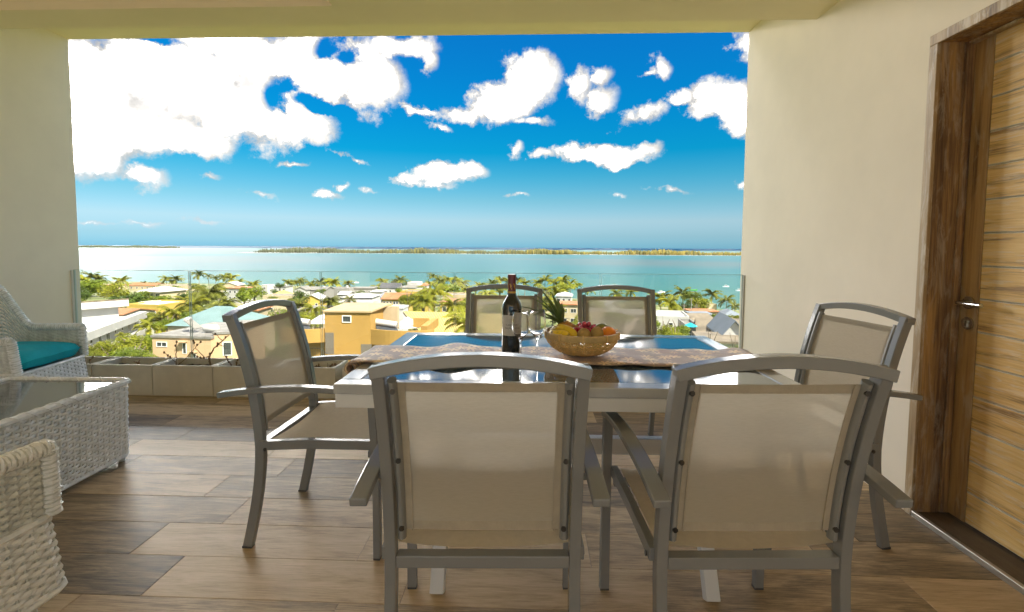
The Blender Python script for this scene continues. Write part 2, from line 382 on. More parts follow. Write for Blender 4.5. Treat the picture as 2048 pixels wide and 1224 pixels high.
M['door_stile'] = make_wood('limed_oak_stile', (.17, .095, .04), (.40, .235, .09), (.50, .31, .125), (.56, .48, .36), True, .4)
M['door_jamb'] = make_wood('dark_stained_jamb', (.10, .055, .03), (.23, .13, .06), (.48, .28, .10), (.52, .44, .35), True, .5, .0)
M['door_trim'] = make_wood('limed_architrave', (.17, .10, .05), (.36, .24, .12), (.45, .32, .18), (.66, .60, .50), True, .6)
M['door_pale'] = mat('limed_plank_edge', (.62, .55, .43), .7, .3, 14)
M['sill'] = make_wood('door_sill_wood', (.045, .03, .018), (.09, .06, .035), (.13, .09, .055), (.16, .13, .10), False, .2)

def make_sling(name, c, alpha):
    m, t, b, out = newmat(name)
    tcn = t.nodes.new('ShaderNodeTexCoord')
    nz = t.nodes.new('ShaderNodeTexNoise'); nz.inputs['Scale'].default_value = 9; nz.inputs['Detail'].default_value = 6
    mp = t.nodes.new('ShaderNodeMapping'); mp.inputs['Scale'].default_value = (6, 6, 40)
    t.links.new(tcn.outputs['Object'], mp.inputs[0]); t.links.new(mp.outputs[0], nz.inputs['Vector'])
    rpn = t.nodes.new('ShaderNodeValToRGB'); t.links.new(nz.outputs[0], rpn.inputs[0])
    rpn.color_ramp.elements[0].position = .3; rpn.color_ramp.elements[1].position = .7
    rpn.color_ramp.elements[0].color = tuple(x * .955 for x in c) + (1,); rpn.color_ramp.elements[1].color = tuple(min(1, x * 1.03) for x in c) + (1,)
    df = t.nodes.new('ShaderNodeBsdfDiffuse'); tr = t.nodes.new('ShaderNodeBsdfTranslucent'); tp = t.nodes.new('ShaderNodeBsdfTransparent')
    t.links.new(rpn.outputs[0], df.inputs[0]); t.links.new(rpn.outputs[0], tr.inputs[0])
    m1 = t.nodes.new('ShaderNodeMixShader'); m1.inputs[0].default_value = .40; t.links.new(df.outputs[0], m1.inputs[1]); t.links.new(tr.outputs[0], m1.inputs[2])
    m2 = t.nodes.new('ShaderNodeMixShader'); m2.inputs[0].default_value = alpha; t.links.new(m1.outputs[0], m2.inputs[1]); t.links.new(tp.outputs[0], m2.inputs[2])
    t.links.new(m2.outputs[0], out.inputs[0])
    return m
M['sling'] = make_sling('sling_mesh', (.58, .52, .42), .21)
M['seat'] = make_sling('seat_mesh_lit', (.76, .69, .57), .03)  # paler, denser copy of the back mesh: light on the seat put into colour
M['sling_hem'] = mat('sling_hem', (.42, .36, .27), .85, .08, 30, bump=.1)

def make_pane(name, tint, refl=.06, rmax=.5):
    m, t, b, out = newmat(name)
    tp = t.nodes.new('ShaderNodeBsdfTransparent'); tp.inputs[0].default_value = tint + (1,)
    gl = t.nodes.new('ShaderNodeBsdfGlossy'); gl.inputs['Roughness'].default_value = .0; gl.inputs[0].default_value = (1, 1, 1, 1)
    fr = t.nodes.new('ShaderNodeFresnel'); fr.inputs[0].default_value = 1.45
    mx = t.nodes.new('ShaderNodeMixShader'); t.links.new(fr.outputs[0], mx.inputs[0]); t.links.new(tp.outputs[0], mx.inputs[1]); t.links.new(gl.outputs[0], mx.inputs[2])
    t.links.new(mx.outputs[0], out.inputs[0])
    return m
M['pane'] = make_pane('balustrade_glass', (.965, .985, .972))
M['pane_edge'] = mat('glass_edge', (.45, .52, .47), .2, .05, 5, spec=.8)
def make_glass(name):
    m, t, b, out = newmat(name)
    b.inputs['Base Color'].default_value = (1, 1, 1, 1); b.inputs['Transmission Weight'].default_value = 1.0; b.inputs['Roughness'].default_value = 0.0; b.inputs['IOR'].default_value = 1.45
    return m
def make_crystal(name):
    m, t, b, out = newmat(name)
    tp = t.nodes.new('ShaderNodeBsdfTransparent'); tp.inputs[0].default_value = (.965, .97, .97, 1)
    gl = t.nodes.new('ShaderNodeBsdfGlossy'); gl.inputs['Roughness'].default_value = .02
    lw = t.nodes.new('ShaderNodeLayerWeight'); lw.inputs[0].default_value = .5
    pw = t.nodes.new('ShaderNodeMath'); pw.operation = 'POWER'; t.links.new(lw.outputs['Facing'], pw.inputs[0]); pw.inputs[1].default_value = 3.0
    ma = t.nodes.new('ShaderNodeMath'); ma.operation = 'MULTIPLY_ADD'; t.links.new(pw.outputs[0], ma.inputs[0]); ma.inputs[1].default_value = .75; ma.inputs[2].default_value = .05
    mx = t.nodes.new('ShaderNodeMixShader'); t.links.new(ma.outputs[0], mx.inputs[0]); t.links.new(tp.outputs[0], mx.inputs[1]); t.links.new(gl.outputs[0], mx.inputs[2])
    t.links.new(mx.outputs[0], out.inputs[0])
    return m
M['clear_glass'] = make_glass('wine_glass_crystal')

# ------------------------------------------------------------------ terrace shell
XR, XL, YE = 1.665, -3.78, 4.04          # right wall face, left wall face, outer end of the walls
ZHI, ZLO = 2.82, 2.50                    # soffit of the outer lintel, soffit of the inner slab
YB = -3.6
fl = MB().bx(XL, XR, YB, YE, -.30, -.014).build('floor', M['concrete']); tag(fl, None, kind='structure')
rows = []
y0 = 1.527 - .2155 * 14; PW, PL = .2155, .86
plank_cache = {}
joint = {0: -1.25, 1: -1.465, 2: -1.27, 3: -1.485}
i = 0; rowi = -14
while y0 + .001 < 3.98:
    xj = joint[rowi % 4] + random.uniform(-.03, .03) + (0 if rowi % 2 else 0)
    k = math.floor((XL - xj) / PL); x = xj + k * PL
    yy0, yy1 = max(y0, YB), min(y0 + PW, YE - .005)
    while x < XR - .01:
        a, b_ = max(x, XL + .002), min(x + PL, XR - .006)
        if b_ - a > .03 and yy0 > -.2:
            key = (round(b_ - a, 3), round(yy1 - yy0, 3))
            if key not in plank_cache:
                hw, hh = key[0] / 2 - .0009, key[1] / 2 - .0009
                plank_cache[key] = MB().cbx(-hw, hw, -hh, hh, -.012, 0, .0012).mesh('plank', M['floor'])
            o = bpy.data.objects.new('plank', plank_cache[key]); col.objects.link(o); o.parent = fl
            o.location = ((a + b_) / 2, (yy0 + yy1) / 2, random.uniform(-.0003, .0003))
        x += PL
    y0 += PW; rowi += 1
tag(MB().bx(XL - 1.5, XR + 1.5, -9.0, YB - .002, -.3, -.002).build('bounce_slab', M['planter']), None, kind='structure')  # unseen slab behind the terrace, added to bounce sunlight indoors
# grout bed just under the tile tops
MB().bx(XL + .001, XR - .004, -.2, YE - .006, -.0138, -.0022).build('grout', mat('grout', (.30, .25, .19), .9, .1, 8), fl)

DY0, DY1, DZ = 1.20, 2.20, 2.03        # door opening in the right wall
mb = MB().bx(XR, XR + .32, DY1, YE, -.3, ZHI + .4)
mb.bx(XR, XR + .32, DY0, DY1, DZ, ZHI + .4).bx(XR, XR + .32, YB, DY0, -.3, ZHI + .4)
tag(mb.build('wall', M['plaster']), 'cream plastered wall with the wooden door set in it', 'wall')
tag(MB().bx(XL - .32, XL, YB, YE, -.3, ZHI + .4).build('wall', M['plaster']), 'cream plastered wall behind the wicker armchair with the teal cushion', 'wall')
ce = MB().bx(XL, XR, 3.10, YE, ZHI, ZHI + .4).build('lintel', M['soffit'])
tag(ce, 'cream plastered lintel spanning the terrace opening above the sea view', 'lintel')
XB = -1.13
ce = MB().bx(XL, XR, 2.86, 3.10, ZLO, ZHI + .4).bx(XB, XR, YB, 2.86, ZLO, ZLO + .3).bx(XL, XB, YB, 2.86, ZHI - .02, ZHI + .3).build('ceiling', M['soffit'])
tag(ce, None, kind='structure')
# slab edge outside the balustrade
tag(MB().bx(XL - .32, XR + .32, YE, YE + .12, -.3, -.02).build('terrace_edge', M['concrete']), None, kind='structure')

# ------------------------------------------------------------------ door
d = thing('door', 'weathered limed wood door of horizontal planks with steel lever handle', 'door', (XR, 0, 0))
XD = .135                               # leaf face, measured from the wall face
AW = .042
fr = MB(); 
o = MB().bx(-.014, .001, DY1 - .036, DY1 + .006, 0.002, DZ - .0365).build('architrave', M['door_trim'], d, bevel=.002)
o = MB().bx(-.014, .001, DY0 - .006, DY0 + .036, 0.002, DZ - .0365).build('architrave', M['door_trim'], d, bevel=.002)
mt_h = M['door_plank']
o = MB().bx(-.014, .001, DY0 - .006, DY1 + .006, DZ - .036, DZ + .006).build('architrave', M['door_trim'], d, bevel=.002)
MB().bx(.0015, XD + .05, DY1 - .034, DY1 + .002, .002, DZ).build('jamb', M['door_jamb'], d, bevel=.002)
MB().bx(XD - .035, XD - .004, DY1 - .046, DY1 - .0345, .022, DZ - .035).build('door_stop', M['door_jamb'], d, bevel=.003)
MB().bx(.0015, XD + .05, DY0 - .002, DY0 + .034, .002, DZ).build('jamb', M['door_jamb'], d, bevel=.002)
MB().bx(.0015, XD + .05, DY0 + .0345, DY1 - .0345, DZ - .034, DZ + .001).build('head_jamb', M['door_jamb'], d, bevel=.002)
MB().bx(XD - .035, XD - .004, DY0 + .035, DY1 - .047, DZ - .045, DZ - .0345).build('door_stop', M['door_trim'], d, bevel=.003)
MB().bx(.0, XD + .05, DY0 + .034, DY1 - .034, -.012, .018).build('sill', M['sill'], d, bevel=.002)
MB().bx(-.012, .006, DY0 - .02, DY1 + .004, -.002, .0245).build('threshold_strip', M['brass'], d, bevel=.003)
LY0, LY1 = DY0 + .038, DY1 - .036
MB().bx(XD, XD + .042, LY1 - .088, LY1, .024, DZ - .037).build('stile', M['door_stile'], d, bevel=.002)
MB().bx(XD, XD + .042, LY0, LY0 + .088, .024, DZ - .037).build('stile', M['door_stile'], d, bevel=.002)
MB().bx(XD + .008, XD + .038, LY0 + .088, LY1 - .088, .024, DZ - .037).build('core', M['sill'], d)
z = .026; pm_cache = None
while z < DZ - .05:
    z1 = min(z + .1325, DZ - .038)
    hh = (z1 - z) / 2; hw = (LY1 - LY0) / 2 - .0905
    m_ = MB()
    c = .003
    P = [(0.0075, -hw, -hh + .0006), (.0075, hw, -hh + .0006), (.0075, hw, hh - .0006), (.0075, -hw, hh - .0006)]
    Q = [(c, -hw, -hh + .0006), (c, hw, -hh + .0006), (c, hw, hh - .0006), (c, -hw, hh - .0006)]
    S = [(0, -hw + c, -hh + .0015 + c), (0, hw - c, -hh + .0015 + c), (0, hw - c, hh - .0015 - c), (0, -hw + c, hh - .0015 - c)]
    fs = [(8, 9, 10, 11)]
    for a in (0, 4):
        for q in range(4): fs.append((a + q, a + (q + 1) % 4, a + 4 + (q + 1) % 4, a + 4 + q))
    m_.add(P + Q + S, fs); m_.m = [0] + [0] * 4 + [1] * 4
    o = m_.build('plank', [M['door_plank'], M['door_pale']], d, loc=(XD + random.uniform(-.001, .001), (LY0 + LY1) / 2, (z + z1) / 2))
    z = z1
hy, hz = LY1 - .05, .935
h = MB()
def xdisc(mb_, x0, x1, y, z_, r, seg=20):
    return mb_.tube([(x0, y, z_), (x1, y, z_)], r, seg)
h = xdisc(MB(), XD - .009, XD, hy, hz, .026).build('handle', M['steel'], d, smooth=True)
pth = [(XD - .008, hy, hz), (XD - .040, hy, hz), (XD - .050, hy - .004, hz), (XD - .054, hy - .014, hz), (XD - .055, hy - .03, hz), (XD - .055, hy - .115, hz)]
MB().tube(pth, .0095, 12).build('lever', M['steel'], h, smooth=True)
e_ = xdisc(MB(), XD - .008, XD, hy, hz - .085, .026).build('escutcheon', M['steel'], d, smooth=True)
kh = MB(); xdisc(kh, XD - .0125, XD - .0075, hy, hz - .079, .0085, 14); kh.bx(XD - .0122, XD - .0075, hy - .005, hy + .005, hz - .101, hz - .08)
kh.build('lock_cylinder', M['brass'], e_, smooth=True)
MB().bx(XD - .0135, XD - .0124, hy - .0013, hy + .0013, hz - .096, hz - .075).build('keyhole', M['bolt'], e_)

# ------------------------------------------------------------------ glass balustrade
YG = 3.975
jx = [XL + .012, -2.79, -1.70, -.61, .55, XR - .012]
gl_t = .945
labels = ['glass balustrade panel standing against the wall behind the wicker armchair', 'glass balustrade panel behind the two twiggy planters',
          'glass balustrade panel in front of the ochre house with the stair', 'glass balustrade panel behind the wine bottle and the chair next to it',
          'glass balustrade panel meeting the wall with the door']
for k in range(5):
    a, b_ = jx[k] + (.006 if k else 0), jx[k + 1] - (.006 if k < 4 else 0)
    t_ = thing('balustrade_panel', labels[k], 'balustrade', ((a + b_) / 2, YG, 0), 0, 'glass balustrade panels along the terrace edge')
    hw = (b_ - a) / 2
    p = MB().add([(-hw, 0, .02), (hw, 0, .02), (hw, 0, gl_t), (-hw, 0, gl_t)], [(0, 1, 2, 3)]).build('glass', M['pane'], t_)
    e_ = MB().bx(-hw, hw, -.004, .004, gl_t, gl_t + .0035).bx(-hw, -hw + .0025, -.004, .004, .02, gl_t - .0005).bx(hw - .0025, hw, -.004, .004, .02, gl_t - .0005)
    e_.build('glass_edge', M['pane_edge'], t_)
    for q in (-1, 1): MB().bx(q * (hw - .13) - .03, q * (hw - .13) + .03, -.014, .014, -.012, .10).build('clamp', M['steel'], t_, bevel=.003)
for xx, s_, lb in ((XL, 1, 'pale metal channel holding the balustrade glass behind the wicker armchair'), (XR, -1, 'pale metal channel holding the balustrade glass on the wall with the door')):
    tag(MB().bx(min(xx, xx + s_ * .011), max(xx, xx + s_ * .011), YG - .02, YG + .02, 0, gl_t).build('wall_channel', M['white_alu'], bevel=.002), lb, 'channel')

# ------------------------------------------------------------------ planters
PX0, PWD, PH, PY0, PY1 = -3.775, .478, .235, 3.665, 3.945
xs = [-3.37 - .478 + .002, -3.37, -2.895, -2.42, -1.945, -1.42, -.94, -.46, .02, .50, .98]
plab = {0: 'cement planter trough in the corner beside the wicker armchair', 1: 'cement planter trough with a forked dry stick', 2: 'cement planter trough with branching dry twigs and seed heads',
        3: 'cement planter trough with short dead stems behind the side dining chair', 4: 'cement planter trough with pale dry grass beside a gap in the row'}
def planter_mesh(wd):
    m_ = MB(); hw, hd, t_ = wd / 2 - .002, (PY1 - PY0) / 2, .026
    m_.bx(-hw, hw, -hd, -hd + t_, .0, PH).bx(-hw, hw, hd - t_, hd, .0, PH).bx(-hw, -hw + t_, -hd + t_, hd - t_, .0, PH).bx(hw - t_, hw, -hd + t_, hd - t_, .0, PH)
    m_.bx(-hw + t_, hw - t_, -hd + t_, hd - t_, .0, .03)
    return m_
for k, x in enumerate(xs):
    wd = .475
    if k == 0: x += .03 ; wd = .44
    if x + wd > XR: wd = XR - x - .01
    t_ = thing('planter', plab.get(k, 'cement planter trough hidden behind the dining table and chairs'), 'planter', (x + wd / 2, (PY0 + PY1) / 2, 0), 0, 'cement planters along the balustrade')
    planter_mesh(wd).build('trough', M['planter'], t_, bevel=.003)
    sm = MB(); nx, ny = 14, 7; hw, hd = wd / 2 - .029, (PY1 - PY0) / 2 - .027
    pv = [(lerp(-hw, hw, i / nx), lerp(-hd, hd, j / ny), PH - .055 + random.uniform(-.012, .012)) for j in range(ny + 1) for i in range(nx + 1)]
    pf = [(j * (nx + 1) + i, j * (nx + 1) + i + 1, (j + 1) * (nx + 1) + i + 1, (j + 1) * (nx + 1) + i) for j in range(ny) for i in range(nx)]
    sm.add(pv, pf).build('soil', M['soil'], t_)
def twig(px, label, segs, seed):
    rnd = random.Random(seed); m_ = MB()
    for (pts, r0) in segs:
        path = [Vector(p) for p in pts]; n = len(path)
        fine = []
        for i in range(n - 1):
            for q in range(4): fine.append(path[i].lerp(path[i + 1], q / 4) + Vector((rnd.uniform(-.003, .003), rnd.uniform(-.004, .004), rnd.uniform(-.003, .003))))
        fine.append(path[-1])
        m_.tube(fine, [lerp(r0, r0 * .45, i / (len(fine) - 1)) * 1.5 for i in range(len(fine))], 5)
        for i in range(3, len(fine)):
            if rnd.random() < .35: m_.ell(fine[i] + Vector((rnd.uniform(-.006, .006), 0, rnd.uniform(-.003, .008))), (.008, .008, .011), 5, 4)
    o = m_.build('dry_plant', M['twig']); o.location = px; tag(o, label, 'plant', 'dead plants in the planters')
ZS = PH - .06
twig((-2.52, 3.80, ZS), 'branching dry twig with seed heads arching over its planter', [([(0, 0, 0), (-.01, 0, .09), (0.0, 0, .13)], .006), ([(0, 0, .12), (.03, 0, .17), (.10, 0, .23), (.14, .02, .27)], .0042), ([(.03, 0, .17), (.07, 0, .20), (.13, 0, .18)], .003), ([(0, 0, .11), (-.08, 0, .09), (-.17, 0, .14)], .003), ([(.10, 0, .23), (.06, 0, .27), (.02, 0, .29)], .0022), ([(-.05, 0, .1), (-.12, .0, .17), (-.14, 0, .23)], .0022)], 1)
twig((-2.80, 3.80, ZS), 'wispy dry stems leaning towards each other in a planter', [([(0, 0, 0), (.0, 0, .12), (.01, 0, .21)], .003), ([(0, 0, .02), (.09, 0, .10), (.20, 0, .22)], .0026), ([(0, 0, .05), (-.06, 0, .10), (-.10, 0, .14)], .002), ([(.03, 0, 0), (.12, .01, .03), (.2, 0, .01)], .003)], 2)
twig((-3.06, 3.78, ZS), 'short forked stick poking out of a planter', [([(0, 0, 0), (-.04, 0, .05), (-.07, 0, .06)], .006), ([(-.03, 0, .04), (-.02, 0, .075)], .005)], 3)
twig((-3.52, 3.80, ZS), 'two thin crossed dry stems beside the wicker armchair', [([(0, 0, 0), (.02, 0, .06), (.06, 0, .12)], .003), ([(.02, 0, 0), (-.02, 0, .05), (-.04, 0, .08)], .003)], 4)
twig((-2.33, 3.79, ZS), 'pair of dark dead stems behind the side dining chair', [([(0, 0, 0), (-.03, 0, .06), (-.07, 0, .12)], .005), ([(.02, 0, 0), (.03, 0, .08)], .005)], 5)
twig((-1.60, 3.79, ZS), 'low tangle of pale dry grass in a planter', [([(0, 0, 0), (.05, 0, .05), (.09, 0, .06)], .003), ([(0, 0, 0), (-.05, 0, .05), (-.08, 0, .04)], .003), ([(.02, 0, 0), (.02, 0, .07)], .003)], 6)

# ------------------------------------------------------------------ dining chairs
def bez(p0, p1, p2, n):
    return [tuple((1 - t) ** 2 * a + 2 * t * (1 - t) * b + t * t * c for a, b, c in zip(p0, p1, p2)) for t in [i / n for i in range(n + 1)]]
def post_y(z):          # side profile of the back post
    if z < .40: t = z / .40; return -.255 + .06 * math.sin(t * math.pi / 2)
    t = (z - .40) / .50; return -.195 - .022 * t - .088 * t * t
def make_chair(alu):
    t = thing('dining_chair', 'x', 'chair')
    PXX = .222
    zs = [0.006] + [.9 * i / 16 for i in range(1, 16)] + [.893]
    for s in (-1, 1):
        p = MB().sweep([(s * PXX, post_y(z), z) for z in zs], .027, .035, (1, 0, 0)).build('back_post', alu, t, bevel=.0025)
        MB().box((s * PXX, post_y(0), .004), (.027, .036, .008)).build('foot', M['foot'], p)
        # front leg and arm
        lg = MB().sweep([(s * .262, .262, .006), (s * .262, .262, .2), (s * .262, .256, .42), (s * .262, .246, .600)], .030, .026, (1, 0, 0)).build('front_leg', alu, t, bevel=.0025)
        MB().box((s * .262, .262, .004), (.03, .024, .008)).build('foot', M['foot'], lg)
        ap = [(s * .262, lerp(-.325, .259, i / 10), .602 + .030 * (1 - ((i - 5.5) / 5.5) ** 2) - (.006 if i == 10 else 0)) for i in range(11)]
        ar = MB().sweep(ap, .038, .020, (1, 0, 0)).build('arm', alu, t, bevel=.003)
        MB().tube([(s * .235, post_y(.60) + .0, .612), (s * .248, post_y(.6), .612)], .008, 8).build('spacer', alu, ar)
        # sling rails of the back, with their bolts
        rz_ = [.45 + .41 * i / 10 for i in range(11)]
        rl = MB().tube([(s * .1955, post_y(z) + .003, z) for z in rz_], .0135, 10, sx=.8).build('sling_rail', M['rail'], t, smooth=True)
        for z in (.48, .658, .835):
            MB().tube([(s * .194, post_y(z) - .007, z), (s * .193, post_y(z) - .014, z)], .0065, 8).build('bolt', M['bolt'], rl, smooth=True)
        # seat side rail
        MB().sweep([(s * .236, -.19, .405), (s * .238, 0, .417), (s * .240, .24, .42)], .022, .034, (1, 0, 0)).build('seat_rail', alu, t, bevel=.002)
        MB().tube([(s * .2475, -.165, .394), (s * .2505, -.165, .394)], .007, 8).build('bolt', M['bolt'], t)
    tp = []
    n = 14
    for i in range(n + 1):
        x = lerp(-.2365, .2365, i / n); q = x / .2365
        tp.append((x, -.305, .880 + .030 * (1 - q * q)))
    MB().sweep(tp, .037, .027, (0, 1, 0)).build('top_rail', alu, t, bevel=.0025)
    MB().bx(-.2075, .2075, post_y(.40) - .016, post_y(.40) + .016, .380, .410).build('rear_crossbar', alu, t, bevel=.002)
    MB().bx(-.243, .243, .222, .242, .372, .396).build('front_crossbar', alu, t, bevel=.002)
    # slings
    nz_, nx_ = 14, 10
    V_ = []; 
    for j in range(nz_ + 1):
        z = lerp(.472, .850, j / nz_)
        for i in range(nx_ + 1):
            x = lerp(-.189, .189, i / nx_); q = x / .189
            V_.append((x, post_y(z) + .006 - .012 * (1 - q * q) * math.sin(math.pi * (j / nz_) * .8 + .3), z))
    fs = [(j * (nx_ + 1) + i, j * (nx_ + 1) + i + 1, (j + 1) * (nx_ + 1) + i + 1, (j + 1) * (nx_ + 1) + i) for j in range(nz_) for i in range(nx_)]
    bk = MB().add(V_, fs).build('back_sling', M['sling'], t, smooth=True)
    hm = MB()
    for s in (-1, 1):
        hm.sweep([(s * .170, post_y(z) + .0035 - .003, z) for z in [lerp(.470, .852, i / 8) for i in range(9)]], .0035, .003, (1, 0, 0))
    for z in (.481, .842):
        V2 = []
        for dz in (-.0115, .0115):
            for i in range(nx_ + 1):
                x = lerp(-.189, .189, i / nx_); q = x / .189; j = (z - .472) / .378 * nz_
                V2.append((x, post_y(z + dz) + .0045 - .012 * (1 - q * q) * math.sin(math.pi * (j / nz_) * .8 + .3), z + dz))
        hm.add(V2, [(i, i + 1, nx_ + 2 + i, nx_ + 1 + i) for i in range(nx_)])
    hm.build('hem', M['sling_hem'], bk)
    # band of doubled cloth down each side
    for s in (-1, 1):
        V2 = []
        zz = [lerp(.4735, .8485, i / 8) for i in range(9)]
        for z in zz:
            for x in (s * .172, s * .190):
                V2.append((x, post_y(z) + .0030, z))
        MB().add(V2, [(2 * i, 2 * i + 1, 2 * i + 3, 2 * i + 2) for i in range(8)]).build('side_pocket', M['sling_hem'], bk)
    V_ = []; ny_ = 10
    for j in range(ny_ + 1):
        y = lerp(-.165, .245, j / ny_); tt = j / ny_
        zc = .412 + .012 * tt + .006 * math.sin(tt * math.pi) if j < ny_ else .415
        if j == 0: zc = .408
        for i in range(nx_ + 1):
            x = lerp(-.224, .224, i / nx_); q = x / .224
            V_.append((x, y, zc + .012 - .016 * (1 - q * q)))
    fs = [(j * (nx_ + 1) + i, j * (nx_ + 1) + i + 1, (j + 1) * (nx_ + 1) + i + 1, (j + 1) * (nx_ + 1) + i) for j in range(ny_) for i in range(nx_)]
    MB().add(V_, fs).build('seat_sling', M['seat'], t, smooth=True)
    return t
proto = make_chair(M['alu'])
chairs = [(-.120, 1.362, R(2.5), 'grey metal dining chair in front of the wine bottle, its back to the room'),
          (.530, 1.388, R(3.0), 'grey metal dining chair nearest the door, its back to the room'),
          (-.165, 2.80, R(180), 'grey metal dining chair behind the wine bottle, facing the room'),
          (.522, 2.80, R(180), 'grey metal dining chair behind the fruit basket, facing the room'),
          (-.816, 2.028, R(-91), 'grey metal dining chair at the planter end of the table, seen from its side'),
          (1.085, 2.10, R(99), 'grey metal dining chair at the table end against the plastered wall beside the door')]
for i, (x, y, a, lb) in enumerate(chairs):
    o = proto if i == 0 else copy_tree(proto)
    o.location = (x, y, 0); o.rotation_euler = (0, 0, a); tag(o, lb, 'chair', 'dining chairs around the glass table')

# ------------------------------------------------------------------ dining table
TX, TY, TZ = .115, 1.888, .745
TW, TD = 1.40, .905
tb = thing('dining_table', 'pale metal dining table with blue reflecting glass top', 'table', (TX, TY, 0), R(.4))
def make_tabletop(name, c, ior, rough, c2=None):
    m, t, b, out = newmat(name)
    b.inputs['Base Color'].default_value = c + (1,); b.inputs['Roughness'].default_value = rough
    b.inputs['IOR'].default_value = ior; b.inputs['Specular IOR Level'].default_value = .5
    nz = t.nodes.new('ShaderNodeTexNoise'); nz.inputs['Scale'].default_value = 3; nz.inputs['Detail'].default_value = 4
    mr = t.nodes.new('ShaderNodeMapRange'); t.links.new(nz.outputs[0], mr.inputs[0]); mr.inputs[3].default_value = rough * .6; mr.inputs[4].default_value = rough * 1.5 + .005
    t.links.new(mr.outputs[0], b.inputs['Roughness'])
    return m
M['table_glass'] = make_tabletop('table_top_glass', (.09, .12, .15), 2.8, .045)
M['table_frame'] = make_tabletop('table_frame_gloss', (.42, .42, .41), 1.9, .12)
ZT = TZ; b_ = .062
fr = MB()
hx, hy_ = TW / 2, TD / 2
o = MB().bx(-hx, hx, -hy_, -hy_ + b_, ZT - .030, ZT).build('top_frame', M['table_frame'], tb, bevel=.003)
MB().bx(-hx, hx, hy_ - b_, hy_, ZT - .030, ZT).build('top_frame', M['table_frame'], tb, bevel=.003)
MB().bx(-hx, -hx + b_, -hy_ + b_ + .0005, hy_ - b_ - .0005, ZT - .030, ZT - .0003).build('top_frame', M['table_frame'], tb, bevel=.003)
MB().bx(hx - b_, hx, -hy_ + b_ + .0005, hy_ - b_ - .0005, ZT - .030, ZT - .0003).build('top_frame', M['table_frame'], tb, bevel=.003)
MB().bx(-hx + b_ + .004, hx - b_ - .004, -hy_ + b_ + .004, hy_ - b_ - .004, ZT - .012, ZT - .0015).build('glass_top', M['table_glass'], tb, bevel=.001)
MB().bx(-hx + b_, hx - b_, -hy_ + b_, hy_ - b_, ZT - .022, ZT - .0125).build('backing', M['foot'], tb)
for s in (-1, 1):
    MB().bx(-hx + .004, hx - .004, s * (hy_ - .016) - .012, s * (hy_ - .016) + .012, ZT - .072, ZT - .0305).build('apron', M['white_alu'], tb, bevel=.002)
    MB().bx(s * (hx - .016) - .012, s * (hx - .016) + .012, -hy_ + .0285, hy_ - .0285, ZT - .072, ZT - .0305).build('apron', M['white_alu'], tb, bevel=.002)
for sx_ in (-1, 1):
    xl_ = .03 + sx_ * .45
    for sy in (-1, 1):
        MB().sweep([(xl_, sy * .305, .004), (xl_, sy * .20, .22), (xl_, sy * .115, .40), (xl_, sy * .10, .52), (xl_, sy * .16, ZT - .0315)], .046, .040, (1, 0, 0)).build('leg', M['white_alu'], tb, bevel=.003)
    MB().bx(xl_ - .02, xl_ + .02, -.094, .094, .37, .425).build('leg_tie', M['white_alu'], tb, bevel=.002)
    MB().bx(xl_ - .02, xl_ + .02, -hy_ + .03, hy_ - .03, ZT - .0712, ZT - .046).build('bearer', M['white_alu'], tb)
MB().bx(.03 - .4295, .03 + .4295, -.02, .02, .366, .428).build('stretcher', M['white_alu'], tb, bevel=.003)

# table runner, its end rolled over the table edge
def make_runner():
    m, t, b, out = newmat('runner_brocade')
    tcn = t.nodes.new('ShaderNodeTexCoord'); mp = t.nodes.new('ShaderNodeMapping'); mp.inputs['Scale'].default_value = (1, 1, 0); t.links.new(tcn.outputs['Object'], mp.inputs[0])
    vo = t.nodes.new('ShaderNodeTexVoronoi'); vo.inputs['Scale'].default_value = 17; vo.inputs['Randomness'].default_value = .55; t.links.new(mp.outputs[0], vo.inputs['Vector'])
    sb = t.nodes.new('ShaderNodeVectorMath'); sb.operation = 'SUBTRACT'; t.links.new(mp.outputs[0], sb.inputs[0]); t.links.new(vo.outputs['Position'], sb.inputs[1])
    sp = t.nodes.new('ShaderNodeSeparateXYZ'); t.links.new(sb.outputs[0], sp.inputs[0])
    def m_(op, *v):
        n_ = t.nodes.new('ShaderNodeMath'); n_.operation = op
        for i, q in enumerate(v):
            if isinstance(q, (int, float)): n_.inputs[i].default_value = q
            else: t.links.new(q, n_.inputs[i])
        return n_.outputs[0]
    ang = m_('ARCTAN2', sp.outputs[1], sp.outputs[0]); pet = m_('ABSOLUTE', m_('COSINE', m_('MULTIPLY', ang, 3.5)))
    lim = m_('MULTIPLY_ADD', pet, .38, .16)
    nz = t.nodes.new('ShaderNodeTexNoise'); nz.inputs['Scale'].default_value = 90; t.links.new(mp.outputs[0], nz.inputs['Vector'])
    mr = t.nodes.new('ShaderNodeMapRange'); t.links.new(m_('SUBTRACT', lim, m_('MULTIPLY_ADD', nz.outputs[0], .22, vo.outputs['Distance'])), mr.inputs[0]); mr.inputs[1].default_value = -.14; mr.inputs[2].default_value = -.02
    mu = m_('MULTIPLY', mr.outputs[0], .9)
    mx = t.nodes.new('ShaderNodeMix'); mx.data_type = 'RGBA'; t.links.new(mu, mx.inputs[0]); mx.inputs[6].default_value = (.40, .285, .215, 1); mx.inputs[7].default_value = (.95, .72, .42, 1)
    t.links.new(mx.outputs[2], b.inputs['Base Color']); b.inputs['Roughness'].default_value = .55; b.inputs['Sheen Weight'].default_value = .2
    return m
M['runner'] = make_runner()
rn = MB(); nx_, ny_ = 90, 8; V_ = []
RX0, RX1, RYA, RYB = -.612, .835, 1.690, 1.985
prof = []
